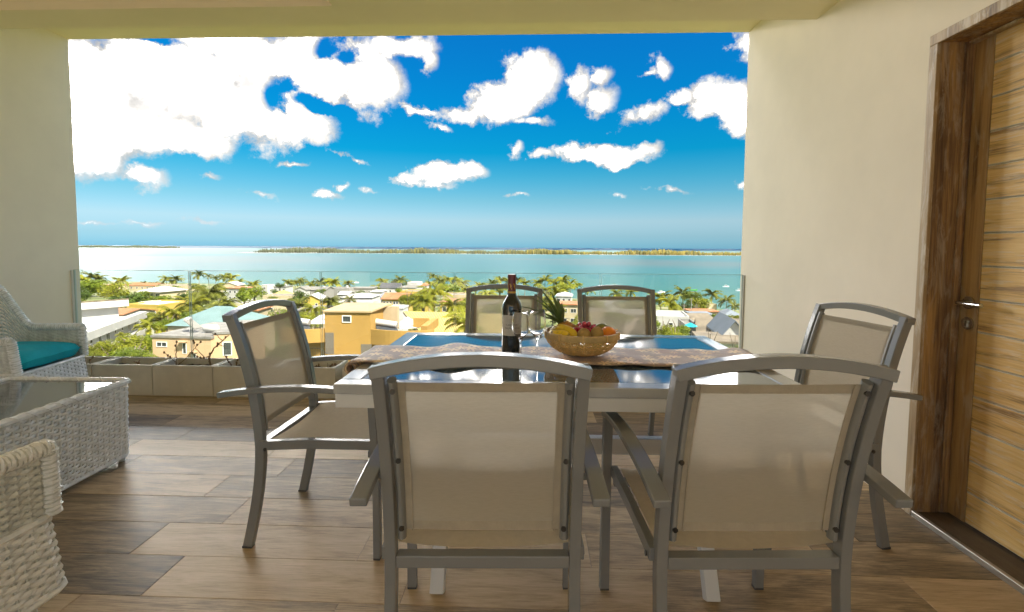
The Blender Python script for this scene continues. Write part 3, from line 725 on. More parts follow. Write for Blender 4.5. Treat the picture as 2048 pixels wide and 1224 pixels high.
for i in range(nx_ + 1):
    tt = i / nx_; x = lerp(RX0, RX1, tt)
    prof.append((x, .004 + .005 * (1 + math.sin(x * 21 + 1)) * (math.exp(-((x + .35) / .22) ** 2) * 1.6 + .18) + .010 * math.exp(-((x - .80) / .05) ** 2)))
roll = []
for q in range(22):          # rolled end, curled under itself beyond the table edge
    a = q / 21 * 2 * math.pi * 1.45; r_ = .020 - .0075 * q / 21
    roll.append((RX0 - r_ * math.sin(a) - .004, prof[0][1] - .020 + r_ * math.cos(a)))
prof = list(reversed(roll)) + prof
for (x, zz) in prof:
    for j in range(ny_ + 1):
        y = lerp(RYA, RYB, j / ny_) + .010 * math.sin(x * 5) + (-.03 if x < -.3 else 0) * min(1, (-.3 - x) / .3)
        V_.append((x - TX, y - TY, TZ + zz + .0018 * math.sin(x * 40 + j * 1.7)))
fs = [(i * (ny_ + 1) + j, (i + 1) * (ny_ + 1) + j, (i + 1) * (ny_ + 1) + j + 1, i * (ny_ + 1) + j + 1) for i in range(len(prof) - 1) for j in range(ny_)]
o = rn.add(V_, fs).build('table_runner', M['runner'], smooth=True); o.location = (TX, TY, 0)
so_ = o.modifiers.new('solid', 'SOLIDIFY'); so_.thickness = .0022; so_.offset = 1
tag(o, 'brown and gold brocade table runner with one end rolled over the table edge', 'runner')

# ------------------------------------------------------------------ bottle and glasses
ZR = TZ + .0085
def make_bottle_glass():
    m, t, b, out = newmat('dark_bottle_glass')
    b.inputs['Base Color'].default_value = (.006, .012, .014, 1); b.inputs['Roughness'].default_value = .04; b.inputs['IOR'].default_value = 1.55; b.inputs['Coat Weight'].default_value = .6
    return m
M['bottle'] = make_bottle_glass()
M['label_paper'] = mat('label_paper', (.62, .60, .57), .7, .04, 20)
M['ink'] = mat('label_ink', (.09, .08, .08), .7)
M['ink_gold'] = mat('label_gold', (.55, .36, .08), .45)
M['capsule'] = mat('wine_capsule', (.12, .012, .022), .3, .2, 40, spec=.6)
M['capsule_gold'] = mat('capsule_gold', (.55, .33, .05), .35, .2, 40)
bx_, by_ = at(1023, 715, 1.84).x, 1.84
bt = thing('wine_bottle', 'dark red wine bottle with white label and maroon capsule', 'bottle', (bx_, by_, ZR))
pr = [(0, .004), (.030, .002), (.0355, .006), (.0368, .02), (.0368, .165), (.0360, .18), (.032, .195), (.024, .209), (.0175, .219), (.0150, .23), (.0142, .25), (.0142, .262)]
MB().lathe(pr, 32).build('body', M['bottle'], bt, smooth=True)
MB().lathe([(.0150, .226), (.0152, .262), (.0152, .284), (.0162, .285), (.0162, .296), (.0148, .298), (0, .298)], 28).build('capsule', M['capsule'], bt, smooth=True)
gm = MB().lathe([(.01545, .229), (.01555, .236)], 28)
for k in range(7):
    a = k / 7 * 6.283; cs, sn = math.cos(a), math.sin(a)
    for (u, v, du, dv) in ((0, .255, .2, .016), (.2, .245, .12, .006), (-.2, .262, .1, .008)):
        P = [( .0157 * math.cos(a + u + s1 * du), .0157 * math.sin(a + u + s1 * du), v + s2 * dv / 1.0) for s1, s2 in ((-1, 0), (0, -.6), (1, 0), (0, .6))]
        gm.add(P, [(0, 1, 2, 3)])
gm.build('capsule_print', M['capsule_gold'], bt)
def arc_patch(r, a0, a1, z0, z1, n=16):
    P = []
    for k in range(n + 1):
        a = lerp(a0, a1, k / n)
        P += [(r * math.cos(a), r * math.sin(a), z0), (r * math.cos(a), r * math.sin(a), z1)]
    return P, [(2 * k, 2 * k + 2, 2 * k + 3, 2 * k + 1) for k in range(n)]
LA = R(-90 + 6)                         # label faces the room, turned a little
lb_ = MB().add(*arc_patch(.0372, LA - 1.15, LA + 1.15, .075, .150)).build('label', M['label_paper'], bt, smooth=True)
def wrap_text(txt, size, z0, r, name, mat_, parent):
    cu = bpy.data.curves.new('txt', 'FONT'); cu.body = txt; cu.size = size; cu.align_x = 'CENTER'; cu.resolution_u = 3
    ob = bpy.data.objects.new('txt', cu); col.objects.link(ob)
    dg = bpy.context.evaluated_depsgraph_get(); me = bpy.data.meshes.new_from_object(ob.evaluated_get(dg))
    bpy.data.objects.remove(ob); bpy.data.curves.remove(cu)
    for v in me.vertices:
        a = LA + v.co.x / r; z = z0 + v.co.y
        v.co = (r * math.cos(a), r * math.sin(a), z)
    me.materials.clear(); me.materials.append(mat_)
    o = bpy.data.objects.new(name, me); col.objects.link(o); o.parent = parent
    return o
wrap_text('CABERNET', .0100, .1115, .0375, 'lettering', M['ink'], lb_)
wrap_text('SAUVIGNON', .0100, .0995, .0375, 'lettering', M['ink'], lb_)
MB().add(*arc_patch(.0375, LA - .08, LA + .08, .126, .138, 4)).build('emblem', M['ink_gold'], lb_)
gp = [(0, .0), (.030, .0), (.0315, .0015), (.028, .003), (.012, .0055), (.0048, .010), (.0038, .02), (.0036, .062), (.0046, .070), (.012, .079), (.024, .094), (.0300, .112), (.0312, .128), (.0300, .148), (.0270, .172), (.0266, .1726), (.0262, .172), (.0291, .148), (.0303, .128), (.0291, .112), (.0232, .095), (.011, .081), (.002, .0765), (0, .0763)]
gmesh = MB().lathe(gp, 28).mesh('wine_glass', M['clear_glass'], True)
for (px, Y, lb) in ((1041, 1.745, 'empty stemmed wine glass in front of the bottle label'), (1074, 1.785, 'empty stemmed wine glass between the bottle and the fruit basket')):
    o = bpy.data.objects.new('wine_glass', gmesh); col.objects.link(o); o.location = (at(px, 700, Y).x, Y, ZR); tag(o, lb, 'wine glass', 'wine glasses on the runner')

# ------------------------------------------------------------------ fruit basket
M['bamboo'] = mat('bamboo_strip', (.72, .48, .17), .5, .25, 60, bump=.1)
M['bamboo_rim'] = mat('bamboo_rim', (.62, .43, .18), .5, .2, 30)
BX, BY = at(1163, 700, 1.86).x, 1.86
bs = thing('fruit_basket', 'round woven bamboo basket heaped with fruit', 'basket', (BX, BY, ZR))
def bowl(t):           # t 0 bottom centre .. 1 rim
    return (.020 + .112 * math.sin(min(1, t) * math.pi / 2) ** .9 if t > 0 else .02, .003 + .078 * t ** 1.7)
def bowl_r(t): return .045 + .089 * math.sin(t * math.pi / 2) ** .85
def bowl_z(t): return .003 + .072 * t ** 1.45
wvm = MB(); ns = 44
for dr in (-1, 1):
    for k in range(ns):
        P = []; steps = 10
        for q in range(steps + 1):
            t_ = q / steps; a = 2 * math.pi * k / ns + dr * t_ * 1.5
            n_ = .0012 * (1 if ((q + k) % 2 == 0) else -1) * dr
            r_ = bowl_r(t_) + n_; z_ = bowl_z(t_)
            wd_ = .0030 + .0022 * t_
            P.append((r_ * math.cos(a) - math.sin(a) * wd_, r_ * math.sin(a) + math.cos(a) * wd_, z_ + .0))
            P.append((r_ * math.cos(a) + math.sin(a) * wd_, r_ * math.sin(a) - math.cos(a) * wd_, z_ + .0))
        wvm.add(P, [(2 * q, 2 * q + 1, 2 * q + 3, 2 * q + 2) for q in range(steps)])
o = wvm.build('woven_strips', M['bamboo'], bs); o['kind'] = 'stuff'; so_ = o.modifiers.new('solid', 'SOLIDIFY'); so_.thickness = .0012
MB().lathe([(0, .002), (.047, .002), (.050, .006), (0, .006)], 32).build('base', M['bamboo'], bs)
rimr = bowl_r(1)
MB().lathe([(rimr + .003, .066), (rimr + .0055, .070), (rimr + .006, .086), (rimr + .003, .089), (rimr - .003, .089), (rimr - .004, .086), (rimr - .004, .068), (rimr + .003, .066)], 48).build('rim', M['bamboo_rim'], bs, smooth=True)
for k in range(10):
    a = k / 10 * 6.283 + .25
    MB().box(((rimr + .0012) * math.cos(a), (rimr + .0012) * math.sin(a), .0775), (.0155, .005, .026), a).build('binding', M['bamboo'], bs)

def fruitmat(name, c, c2, scale=12, rough=.45, bump=.1, thr=(.45, .6)):
    m, t, b, out = newmat(name)
    tcn = t.nodes.new('ShaderNodeTexCoord'); nz = t.nodes.new('ShaderNodeTexNoise'); nz.inputs['Scale'].default_value = scale; nz.inputs['Detail'].default_value = 5; t.links.new(tcn.outputs['Object'], nz.inputs['Vector'])
    rp_ = t.nodes.new('ShaderNodeValToRGB'); t.links.new(nz.outputs[0], rp_.inputs[0]); rp_.color_ramp.elements[0].position = thr[0]; rp_.color_ramp.elements[1].position = thr[1]
    rp_.color_ramp.elements[0].color = c + (1,); rp_.color_ramp.elements[1].color = c2 + (1,)
    t.links.new(rp_.outputs[0], b.inputs['Base Color']); b.inputs['Roughness'].default_value = rough
    bp = t.nodes.new('ShaderNodeBump'); bp.inputs['Strength'].default_value = bump; bp.inputs['Distance'].default_value = .002
    n2 = t.nodes.new('ShaderNodeTexNoise'); n2.inputs['Scale'].default_value = 260; t.links.new(tcn.outputs['Object'], n2.inputs['Vector']); t.links.new(n2.outputs[0], bp.inputs['Height']); t.links.new(bp.outputs[0], b.inputs['Normal'])
    return m
M['banana'] = fruitmat('banana_skin', (.85, .60, .03), (.16, .09, .05), 30, .5, .05, (.56, .66))
M['orange'] = fruitmat('orange_peel', (.95, .32, .02), (.88, .26, .015), 10, .4, .5)
M['kiwi'] = fruitmat('kiwi_skin', (.38, .24, .08), (.48, .32, .10), 14, .85, .6)
M['grape'] = fruitmat('grape_skin', (.40, .025, .06), (.55, .06, .09), 30, .18, .02)
M['apple'] = fruitmat('green_apple_skin', (.34, .42, .06), (.42, .46, .12), 12, .3, .03)
M['mango'] = fruitmat('green_mango_skin', (.20, .22, .03), (.36, .28, .04), 8, .4, .05)
M['pine_body'] = fruitmat('pineapple_rind', (.60, .30, .05), (.34, .18, .05), 40, .6, .4)
M['pine_leaf'] = mat('pineapple_leaf', (.09, .16, .045), .4, .3, 20, c2=(.20, .27, .09), spec=.4)
M['stalk'] = mat('stalk', (.16, .13, .04), .7, .2, 30)
zb = ZR
def fr_at(px, py, Y): return at(px, py, Y)
def simple_fruit(name, lb, cat, px, py, Y, r, m_, seg=20, rot=None):
    c = fr_at(px, py, Y); o = MB().ell((0, 0, 0), r, seg, 14, rot).build(name, m_, smooth=True); o.location = c; return tag(o, lb, cat)
simple_fruit('orange', 'round orange at the basket rim beside the kiwis', 'orange', 1216, 669, 1.845, (.031, .031, .030), M['orange'])
simple_fruit('kiwi', 'brown kiwi leaning on the banana and the grapes', 'kiwi', 1168, 671, 1.78, (.025, .022, .027), M['kiwi'])
simple_fruit('kiwi', 'greenish brown kiwi resting against the orange', 'kiwi', 1194, 668, 1.80, (.024, .023, .027), M['kiwi'])
simple_fruit('apple', 'pale green apple showing its top just above the basket rim', 'apple', 1195, 686, 1.765, (.021, .021, .019), M['apple'])
simple_fruit('mango', 'green mango behind the grapes and the orange', 'mango', 1203, 659, 1.90, (.030, .024, .023), M['mango'])
def banana(lb, pts, r):
    n = len(pts); path = []
    for i in range(n - 1):
        for q in range(5): path.append(Vector(pts[i]).lerp(Vector(pts[i + 1]), q / 5))
    path.append(Vector(pts[-1])); m = len(path)
    for _ in range(3): path = [path[0]] + [(path[i - 1] + path[i] * 2 + path[i + 1]) / 4 for i in range(1, m - 1)] + [path[-1]]
    rr = [r * (min(1, (.28 + 3.2 * min(i, m - 1 - i) / (m - 1)))) for i in range(m)]
    o0 = path[0].copy(); path = [p - o0 for p in path]
    o = MB().tube(path, rr, 10).build('banana', M['banana'], smooth=True); o.location = o0
    tag(o, lb, 'banana', 'bananas in the basket')
    st = MB().tube([path[-1], path[-1] + (path[-1] - path[-2]).normalized() * .012], [.005, .004], 6).build('stem', M['stalk'], o)
banana('spotted banana lying lowest along the basket rim', [fr_at(1096, 668, 1.84), fr_at(1110, 668, 1.80), fr_at(1128, 669, 1.775), fr_at(1143, 681, 1.77)], .0165)
banana('spotted banana curving over the lower one to the kiwi', [fr_at(1100, 661, 1.88), fr_at(1122, 656, 1.84), fr_at(1142, 663, 1.80), fr_at(1156, 681, 1.785)], .0170)
g0 = fr_at(1172, 660, 1.85)
gr = thing('grape_bunch', 'bunch of red grapes on top of the fruit', 'grapes', g0)
rnd = random.Random(5); gpts = []
tries = 0
while len(gpts) < 34 and tries < 4000:
    tries += 1
    u = rnd.uniform(-1, 1); v = rnd.uniform(-1, 1); z_ = rnd.uniform(-1, 1)
    p = Vector((u * .048, v * .032, z_ * .022 + .006 - .012 * abs(u)))
    if u * u + v * v + z_ * z_ < 1.1 and all((p - q).length > .0135 for q in gpts): gpts.append(p)
gme = MB().ell((0, 0, 0), (.0086, .0086, .0092), 12, 8).mesh('grape', M['grape'], True)
for p in gpts:
    o = bpy.data.objects.new('grape', gme); col.objects.link(o); o.parent = gr; o.location = p
MB().tube([(0, 0, -.005), (.02, .01, .016), (.038, .012, .020)], .0016, 5).build('stalk', M['stalk'], gr)
# pineapple leaning out of the basket, crown to the left
pc = fr_at(1136, 666, 1.905); pd = (fr_at(1095, 612, 1.92) - pc).normalized()
pdq = Vector((0, 0, 1)).rotation_difference(pd).to_matrix()
pn = thing('pineapple', 'pineapple lying in the basket with its spiky green crown upright', 'pineapple', pc)
bd = MB(); bd.ell((0, 0, 0), (.037, .037, .050), 22, 16, pdq); bdo = bd.build('body', M['pine_body'], pn, smooth=True)
scl = MB()
for j in range(7):
    for k in range(12):
        a = 6.283 * (k + .5 * (j % 2)) / 12; t_ = -.85 + 1.7 * (j + .5) / 7
        rr = math.sqrt(1 - t_ * t_); p = pdq @ Vector((.037 * rr * math.cos(a), .037 * rr * math.sin(a), .050 * t_))
        nrm = pdq @ Vector((rr * math.cos(a), rr * math.sin(a), t_ * .7)); q = Vector((0, 0, 1)).rotation_difference(nrm.normalized()).to_matrix()
        P = [p + q @ Vector(v_) for v_ in ((.008, 0, 0), (0, .008, 0), (-.008, 0, 0), (0, -.008, 0), (0, 0, .0035))]
        scl.add(P, [(0, 1, 4), (1, 2, 4), (2, 3, 4), (3, 0, 4)])
so2 = scl.build('scales', M['pine_body'], bdo); so2['kind'] = 'stuff'
cb = pd * .046
cup = (fr_at(1104, 600, 1.92) - (pc + cb)).normalized()
rnd = random.Random(11)
def pine_leaf(direction, length, bend, w0):
    d_ = direction.normalized(); side = d_.cross(Vector((0, 0, 1)))
    if side.length < .05: side = d_.cross(Vector((0, 1, 0)))
    side.normalize(); P = []; n = 7
    for i in range(n + 1):
        t_ = i / n; c_ = cb + d_ * (length * t_) + Vector((0, 0, -1)) * bend * t_ * t_ * length
        nn = side.cross(d_).normalized()
        wd_ = w0 * (1 - t_ ** 2.4) + .0005
        P += [c_ - side * wd_ + nn * wd_ * .5, c_ - nn * .0005, c_ + side * wd_ + nn * wd_ * .5]
    fs = []
    for i in range(n):
        a = i * 3; fs += [(a, a + 1, a + 4, a + 3), (a + 1, a + 2, a + 5, a + 4)]
    return P, fs
def aim(px, py, Y): return fr_at(px, py, Y) - (pc + cb)
targets = [(1083, 579, 1.93), (1072, 590, 1.90), (1103, 585, 1.95), (1051, 616, 1.88), (1068, 598, 1.95), (1124, 606, 1.9), (1115, 598, 1.97), (1066, 623, 1.84), (1127, 617, 1.86), (1123, 628, 1.87), (1074, 634, 1.86), (1092, 596, 1.86), (1088, 588, 2.0)]
for k, tg in enumerate(targets):
    v_ = aim(*tg); MB().add(*pine_leaf(v_ + Vector((0, 0, .2 * v_.length)), v_.length * 1.28, .2, .0115)).build('leaf', M['pine_leaf'], pn, smooth=True)
for k in range(20):
    a = rnd.uniform(0, 6.28); e2 = Vector((math.cos(a), math.sin(a) * 1.0, 0))
    v_ = cup * rnd.uniform(.35, 1.1) + e2 * rnd.uniform(.4, .9)
    MB().add(*pine_leaf(v_, rnd.uniform(.045, .07), rnd.uniform(.3, .9), .006)).build('leaf', M['pine_leaf'], pn, smooth=True)

# ------------------------------------------------------------------ wicker furniture
def weave(P, nu, nv, r_st, rowh, amp, closed=False, every=1):
    """stakes and interlaced strands over a surface P(u,v) in [0,1]^2"""
    st = MB(); rw = MB()
    def nrm(u, v):
        e = 1e-3; a = P(min(1, u + e), v) - P(max(0, u - e), v); b = P(u, min(1, v + e)) - P(u, max(0, v - e)); n_ = a.cross(b)
        return n_.normalized() if n_.length > 1e-9 else Vector((1, 0, 0))
    for i in range(nu + (0 if closed else 1)):
        u = i / nu
        st.tube([P(u, j / 6) for j in range(7)], r_st, 5)
    for j in range(nv):
        v = (j + .5) / nv; pts = []
        for i in range(nu * 2 + 1):
            u = i / (nu * 2)
            off = 0.0
            if i % 2 == 0: off = amp * (1 if (i // 2 + j) % 2 == 0 else -1)
            p = P(u % 1.0 if closed and u >= 1 else u, v); n_ = nrm(min(u, .999), v)
            dv = (P(min(u, 1), min(1, v + .01)) - P(min(u, 1), max(0, v - .01))).normalized()
            jig = random.uniform(-.0012, .0012)
            pts.append((p + n_ * off, n_, dv, jig))
        V_ = []; fs = []
        for (p, n_, dv, jg) in pts:
            V_ += [p - dv * (rowh / 2) + dv * jg, p + n_ * .0026 + dv * jg, p + dv * (rowh / 2) + dv * jg, p - n_ * .0026 + dv * jg]
        for i in range(len(pts) - 1):
            o_ = i * 4
            for q in range(4): l = (q + 1) % 4; fs.append((o_ + q, o_ + l, o_ + 4 + l, o_ + 4 + q))
        rw.add(V_, fs)
    return st, rw
def rrect(hx_, hy_, r, s):           # point on a rounded rectangle, s in [0,1), start at front centre going round
    sx, sy = hx_ - r, hy_ - r; segs = [('l', sx), ('a', 0), ('l', 2 * sy), ('a', 1), ('l', 2 * sx), ('a', 2), ('l', 2 * sy), ('a', 3), ('l', sx)]
    tot = sum(q[1] if q[0] == 'l' else math.pi / 2 * r for q in segs); d_ = (s % 1.0) * tot
    pts = [(0, hy_), (sx, hy_), None, (hx_, -sy), None, (-sx, -hy_), None, (-hx_, sy), None]
    x, y = 0.0, hy_; ang = 0.0
    dirs = 0
    for k, (ty, ln) in enumerate(segs):
        le = ln if ty == 'l' else math.pi / 2 * r
        if d_ <= le + 1e-9 or k == len(segs) - 1:
            if ty == 'l': return x + math.cos(ang) * d_, y + math.sin(ang) * d_
            th = d_ / r if r else 0; cx, cy_ = x + math.sin(ang) * r, y - math.cos(ang) * r
            return cx + r * math.cos(ang + math.pi / 2 - th), cy_ + r * math.sin(ang + math.pi / 2 - th)
        d_ -= le
        if ty == 'l': x, y = x + math.cos(ang) * le, y + math.sin(ang) * le
        else:
            cx, cy_ = x + math.sin(ang) * r, y - math.cos(ang) * r
            x, y = cx + r * math.cos(ang), cy_ + r * math.sin(ang); ang -= math.pi / 2
    return x, y
def make_armchair():
    t = thing('wicker_armchair', 'x', 'armchair')
    W, D = .275, .29; Z0, ZS_, ZA, ZB = .195, .40, .60, .88
    def skirt(u, v):
        k = lerp(1.06, 1.0, v); x, y = rrect(W * k, D * k, .05, u); return Vector((x, y, lerp(Z0, ZS_, v)))
    st, rw = weave(skirt, 72, 17, .0034, .0155, .0052, True)
    o = st.build('skirt_stakes', M['wicker_grey'], t); o['kind'] = 'stuff'
    o = rw.build('skirt_weave', M['wicker'], t); o['kind'] = 'stuff'
    # U shaped upper shell: front right -> back -> front left
    def upath(u):
        hw, hd, r = W - .01, D - .01, .09
        seglen = [2 * hd - r, math.pi / 2 * r, 2 * hw - 2 * r, math.pi / 2 * r, 2 * hd - r]; tot = sum(seglen); d_ = u * tot
        if d_ <= seglen[0]: return Vector((hw, hd - d_, 0)), 0 if d_ < .30 else (d_ - .30) / (seglen[0] - .30)
        d_ -= seglen[0]
        if d_ <= seglen[1]: th = d_ / r; return Vector((hw - r + r * math.cos(th), -hd + r - r * math.sin(th), 0)), 1
        d_ -= seglen[1]
        if d_ <= seglen[2]: return Vector((hw - r - d_, -hd, 0)), 1
        d_ -= seglen[2]
        if d_ <= seglen[3]: th = d_ / r; return Vector((-hw + r - r * math.sin(th), -hd + r - r * math.cos(th), 0)), 1
        d_ -= seglen[3]; q = seglen[4] - d_
        return Vector((-hw, hd - q, 0)), 0 if q < .30 else (q - .30) / (seglen[0] - .30)
    def ztop(k): k = k * k * (3 - 2 * k); return lerp(ZA, ZB, k)
    def shell(u, v):
        p, k = upath(min(max(u, 0), 1)); zt = ztop(k); kk = k * k * (3 - 2 * k)
        out_ = Vector((p.x * .05, -.05 * kk - .015, 0)) * v
        return Vector((p.x, p.y, lerp(ZS_, zt, v))) + out_
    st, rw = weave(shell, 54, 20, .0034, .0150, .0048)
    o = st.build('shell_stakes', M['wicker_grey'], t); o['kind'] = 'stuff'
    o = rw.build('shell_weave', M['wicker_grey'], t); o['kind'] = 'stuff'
    # wrapped rim along the arms and the back, down the front posts
    rp_ = [shell(0, v) for v in (0.02, .3, .6, .85)] + [shell(i / 60, 1.0) for i in range(0, 61)] + [shell(1, v) for v in (.85, .6, .3, .02)]
    core = MB().tube(rp_, .020, 10).build('rim', M['wicker_grey'], t, smooth=True)
    wr = MB(); n = 420; turns = 62
    cum = [0]; 
    for i in range(1, len(rp_)): cum.append(cum[-1] + (rp_[i] - rp_[i - 1]).length)
    def rpos(s_):
        s_ *= cum[-1]
        for i in range(1, len(rp_)):
            if cum[i] >= s_ - 1e-9:
                t_ = (s_ - cum[i - 1]) / max(1e-9, cum[i] - cum[i - 1]); return rp_[i - 1].lerp(rp_[i], t_), (rp_[i] - rp_[i - 1]).normalized()
        return rp_[-1], (rp_[-1] - rp_[-2]).normalized()
    turns = int(cum[-1] / .0125)
    for fam in (1, -1):               # cane wrapped round the rim in two directions
        pts = []; m2 = turns * 9
        for i in range(m2 + 1):
            c_, d_ = rpos(i / m2); e1 = (Vector((0, 0, 1)) - d_ * d_.z)
            if e1.length < .35: e1 = (Vector((0, 1, 0)) - d_ * d_.y)
            e1.normalize(); e2 = d_.cross(e1); a = fam * i / 9 * 6.283 * (.55 if fam < 0 else 1.0)
            pts.append(c_ + (e1 * math.cos(a) + e2 * math.sin(a)) * (.0205 + .0012 * math.sin(i * 1.4)))
        wr.tube(pts, .0042, 4)
    o = wr.build('rim_braid', M['wicker'], core); o['kind'] = 'stuff'
    # braid at seat level
    lp = [skirt(i / 72, 1.0) + Vector((0, 0, .004)) for i in range(72)]
    MB().tube(lp, .0105, 6, closed=True).build('seat_braid', M['wicker'], t, smooth=True)
    lp = [skirt(i / 72, 0.0) for i in range(72)]
    MB().tube(lp, .0095, 6, closed=True).build('skirt_braid', M['wicker'], t, smooth=True)
    MB().bx(-W + .03, W - .03, -D + .03, D - .03, ZS_ - .03, ZS_ - .012).build('seat_board', M['wicker_grey'], t)
    for sx in (-1, 1):
        for sy in (-1, 1):
            MB().tube([(sx * (W - .055), sy * (D - .055), Z0 + .06), (sx * (W - .045), sy * (D - .045), .003)], [.019, .015], 12).build('leg', M['wicker_grey'], t, smooth=True)
    return t
wc = make_armchair()
def make_cushion():
    m_ = MB(); nx_, ny_ = 18, 18; hx_, hy_, h_ = .240, .256, .125; V_ = []
    for side in (1, -1):
        for j in range(ny_ + 1):
            for i in range(nx_ + 1):
                u, v = -1 + 2 * i / nx_, -1 + 2 * j / ny_
                e = (1 - abs(u) ** 8) * (1 - abs(v) ** 8)
                z_ = h_ / 2 * (.72 * e ** .5 + .30 * (1 - u * u) * (1 - v * v)) if side == 1 else -h_ / 2 * (.95 * e ** .3)
                V_.append((u * hx_ + .004 * math.sin(v * 5), v * hy_, z_ + .0025 * math.sin(u * 7 + v * 4)))
    k = (nx_ + 1) * (ny_ + 1)
    fs = []
    for j in range(ny_):
        for i in range(nx_):
            a = j * (nx_ + 1) + i; fs.append((a, a + 1, a + nx_ + 2, a + nx_ + 1)); fs.append((k + a, k + a + nx_ + 1, k + a + nx_ + 2, k + a + 1))
    m_.add(V_, fs)
    return m_
wc.location = (-3.255, 2.93, 0); wc.rotation_euler = (0, 0, R(-80.7)); tag(wc, 'white wicker armchair holding a teal seat cushion, standing by the planters', 'armchair', 'white wicker armchairs around the coffee table')
cs_ = make_cushion().build('seat_cushion', M['teal'], smooth=True); cs_.location = (-3.255 + .03, 2.93 + .005, .468); cs_.rotation_euler = (0, 0, R(-80.7)); tag(cs_, 'teal canvas seat cushion in the wicker armchair', 'cushion')
w2 = copy_tree(wc); w2.location = (-1.605, 1.03, 0); w2.rotation_euler = (0, 0, R(-2)); tag(w2, 'white wicker armchair seen from outside its arm, next to the open floor', 'armchair')
c2 = cs_.copy(); col.objects.link(c2); c2.location = (-1.605, 1.045, .468); c2.rotation_euler = (0, 0, R(-2)); tag(c2, 'teal seat cushion in the wicker armchair next to the open floor', 'cushion')
# coffee table
ct = thing('coffee_table', 'white wicker coffee table with a smoked glass top', 'coffee table', (-2.455, 2.03, 0), R(1.5))
CW, CD, CH = .325, .52, .435
def cskirt(u, v):
    k = lerp(.985, 1.0, v); x, y = rrect(CW * k, CD * k, .03, u); return Vector((x, y, lerp(.035, CH - .02, v)))
st, rw = weave(cskirt, 96, 24, .0046, .0150, .0058, True)
o = st.build('stakes', M['wicker'], ct); o['kind'] = 'stuff'
o = rw.build('weave', M['wicker'], ct); o['kind'] = 'stuff'
MB().tube([cskirt(i / 96, 1) + Vector((0, 0, .012)) for i in range(96)], .0165, 8, closed=True).build('top_rim', M['wicker'], ct, smooth=True)
brd = MB()
for s_ in range(2):
    pts = []
    for i in range(288):
        c_ = cskirt(i / 288, 1); a = i * .55 + s_ * math.pi
        n_ = Vector((c_.x, c_.y, 0)).normalized(); pts.append(c_ + Vector((0, 0, .012 + .0165 * math.sin(a))) + n_ * (.0165 * math.cos(a)))
    brd.tube(pts, .0042, 4, closed=True)
o = brd.build('rim_braid', M['wicker'], ct); o['kind'] = 'stuff'
MB().tube([cskirt(i / 96, 0) for i in range(96)], .009, 6, closed=True).build('bottom_rim', M['wicker'], ct, smooth=True)
MB().bx(-CW + .018, CW - .018, -CD + .018, CD - .018, CH - .014, CH - .006).build('glass_top', M['black_glass'], ct, bevel=.002)
MB().bx(-CW + .02, CW - .02, -CD + .02, CD - .02, CH - .04, CH - .0145).build('top_board', M['wicker_grey'], ct)
for sx in (-1, 1):
    for sy in (-1, 1):
        MB().tube([(sx * (CW - .035), sy * (CD - .035), .08), (sx * (CW - .035), sy * (CD - .035), .002)], [.018, .015], 10).build('foot', M['wicker'], ct, smooth=True)

# ================================================================== outside: sea, island, hillside town
SEA = -30.0
def interp(pts, x):
    if x <= pts[0][0]: return pts[0][1]
    for (a, b), (c, d_) in zip(pts, pts[1:]):
        if x <= c: return lerp(b, d_, (x - a) / (c - a))
    return pts[-1][1]
SHORE = [(-900, 520), (-330, 425), (-130, 385), (20, 320), (95, 268), (160, 245), (500, 200)]
def shore(x): return interp(SHORE, x)
def terr(x, y):
    t_ = max(0.0, y / shore(x))
    return -9.0 - 21.4 * t_ ** .7 if t_ < 1 else -30.4 - 12 * (t_ - 1)
def make_ground():
    m, t, b, out = newmat('hillside_ground')
    tcn = t.nodes.new('ShaderNodeTexCoord'); nz = t.nodes.new('ShaderNodeTexNoise'); nz.inputs['Scale'].default_value = .07; nz.inputs['Detail'].default_value = 8; t.links.new(tcn.outputs['Object'], nz.inputs['Vector'])
    r_ = t.nodes.new('ShaderNodeValToRGB'); t.links.new(nz.outputs[0], r_.inputs[0]); c = r_.color_ramp; c.elements.new(.5)
    for e, (p, k) in zip(c.elements, ((.35, (.075, .10, .02)), (.52, (.13, .15, .035)), (.66, (.30, .25, .16)))): e.position = p; e.color = k + (1,)
    t.links.new(r_.outputs[0], b.inputs['Base Color']); b.inputs['Roughness'].default_value = .95
    return m
gx = [-1500, -1000, -700, -500, -420, -360] + [-320 + 20 * i for i in range(33)] + [380, 450, 600, 900, 1500]
gy = [5, 10, 16, 24, 32, 40, 50, 60, 75, 90, 110, 130, 150, 175, 200, 225, 250, 275, 300, 325, 350, 375, 400, 425, 450, 480, 520, 600]
V_ = [(x, y, terr(x, y)) for y in gy for x in gx]; n = len(gx)
o = MB().add(V_, [(j * n + i, j * n + i + 1, (j + 1) * n + i + 1, (j + 1) * n + i) for j in range(len(gy) - 1) for i in range(n - 1)]).build('ground', make_ground(), smooth=True); tag(o, None, kind='structure')
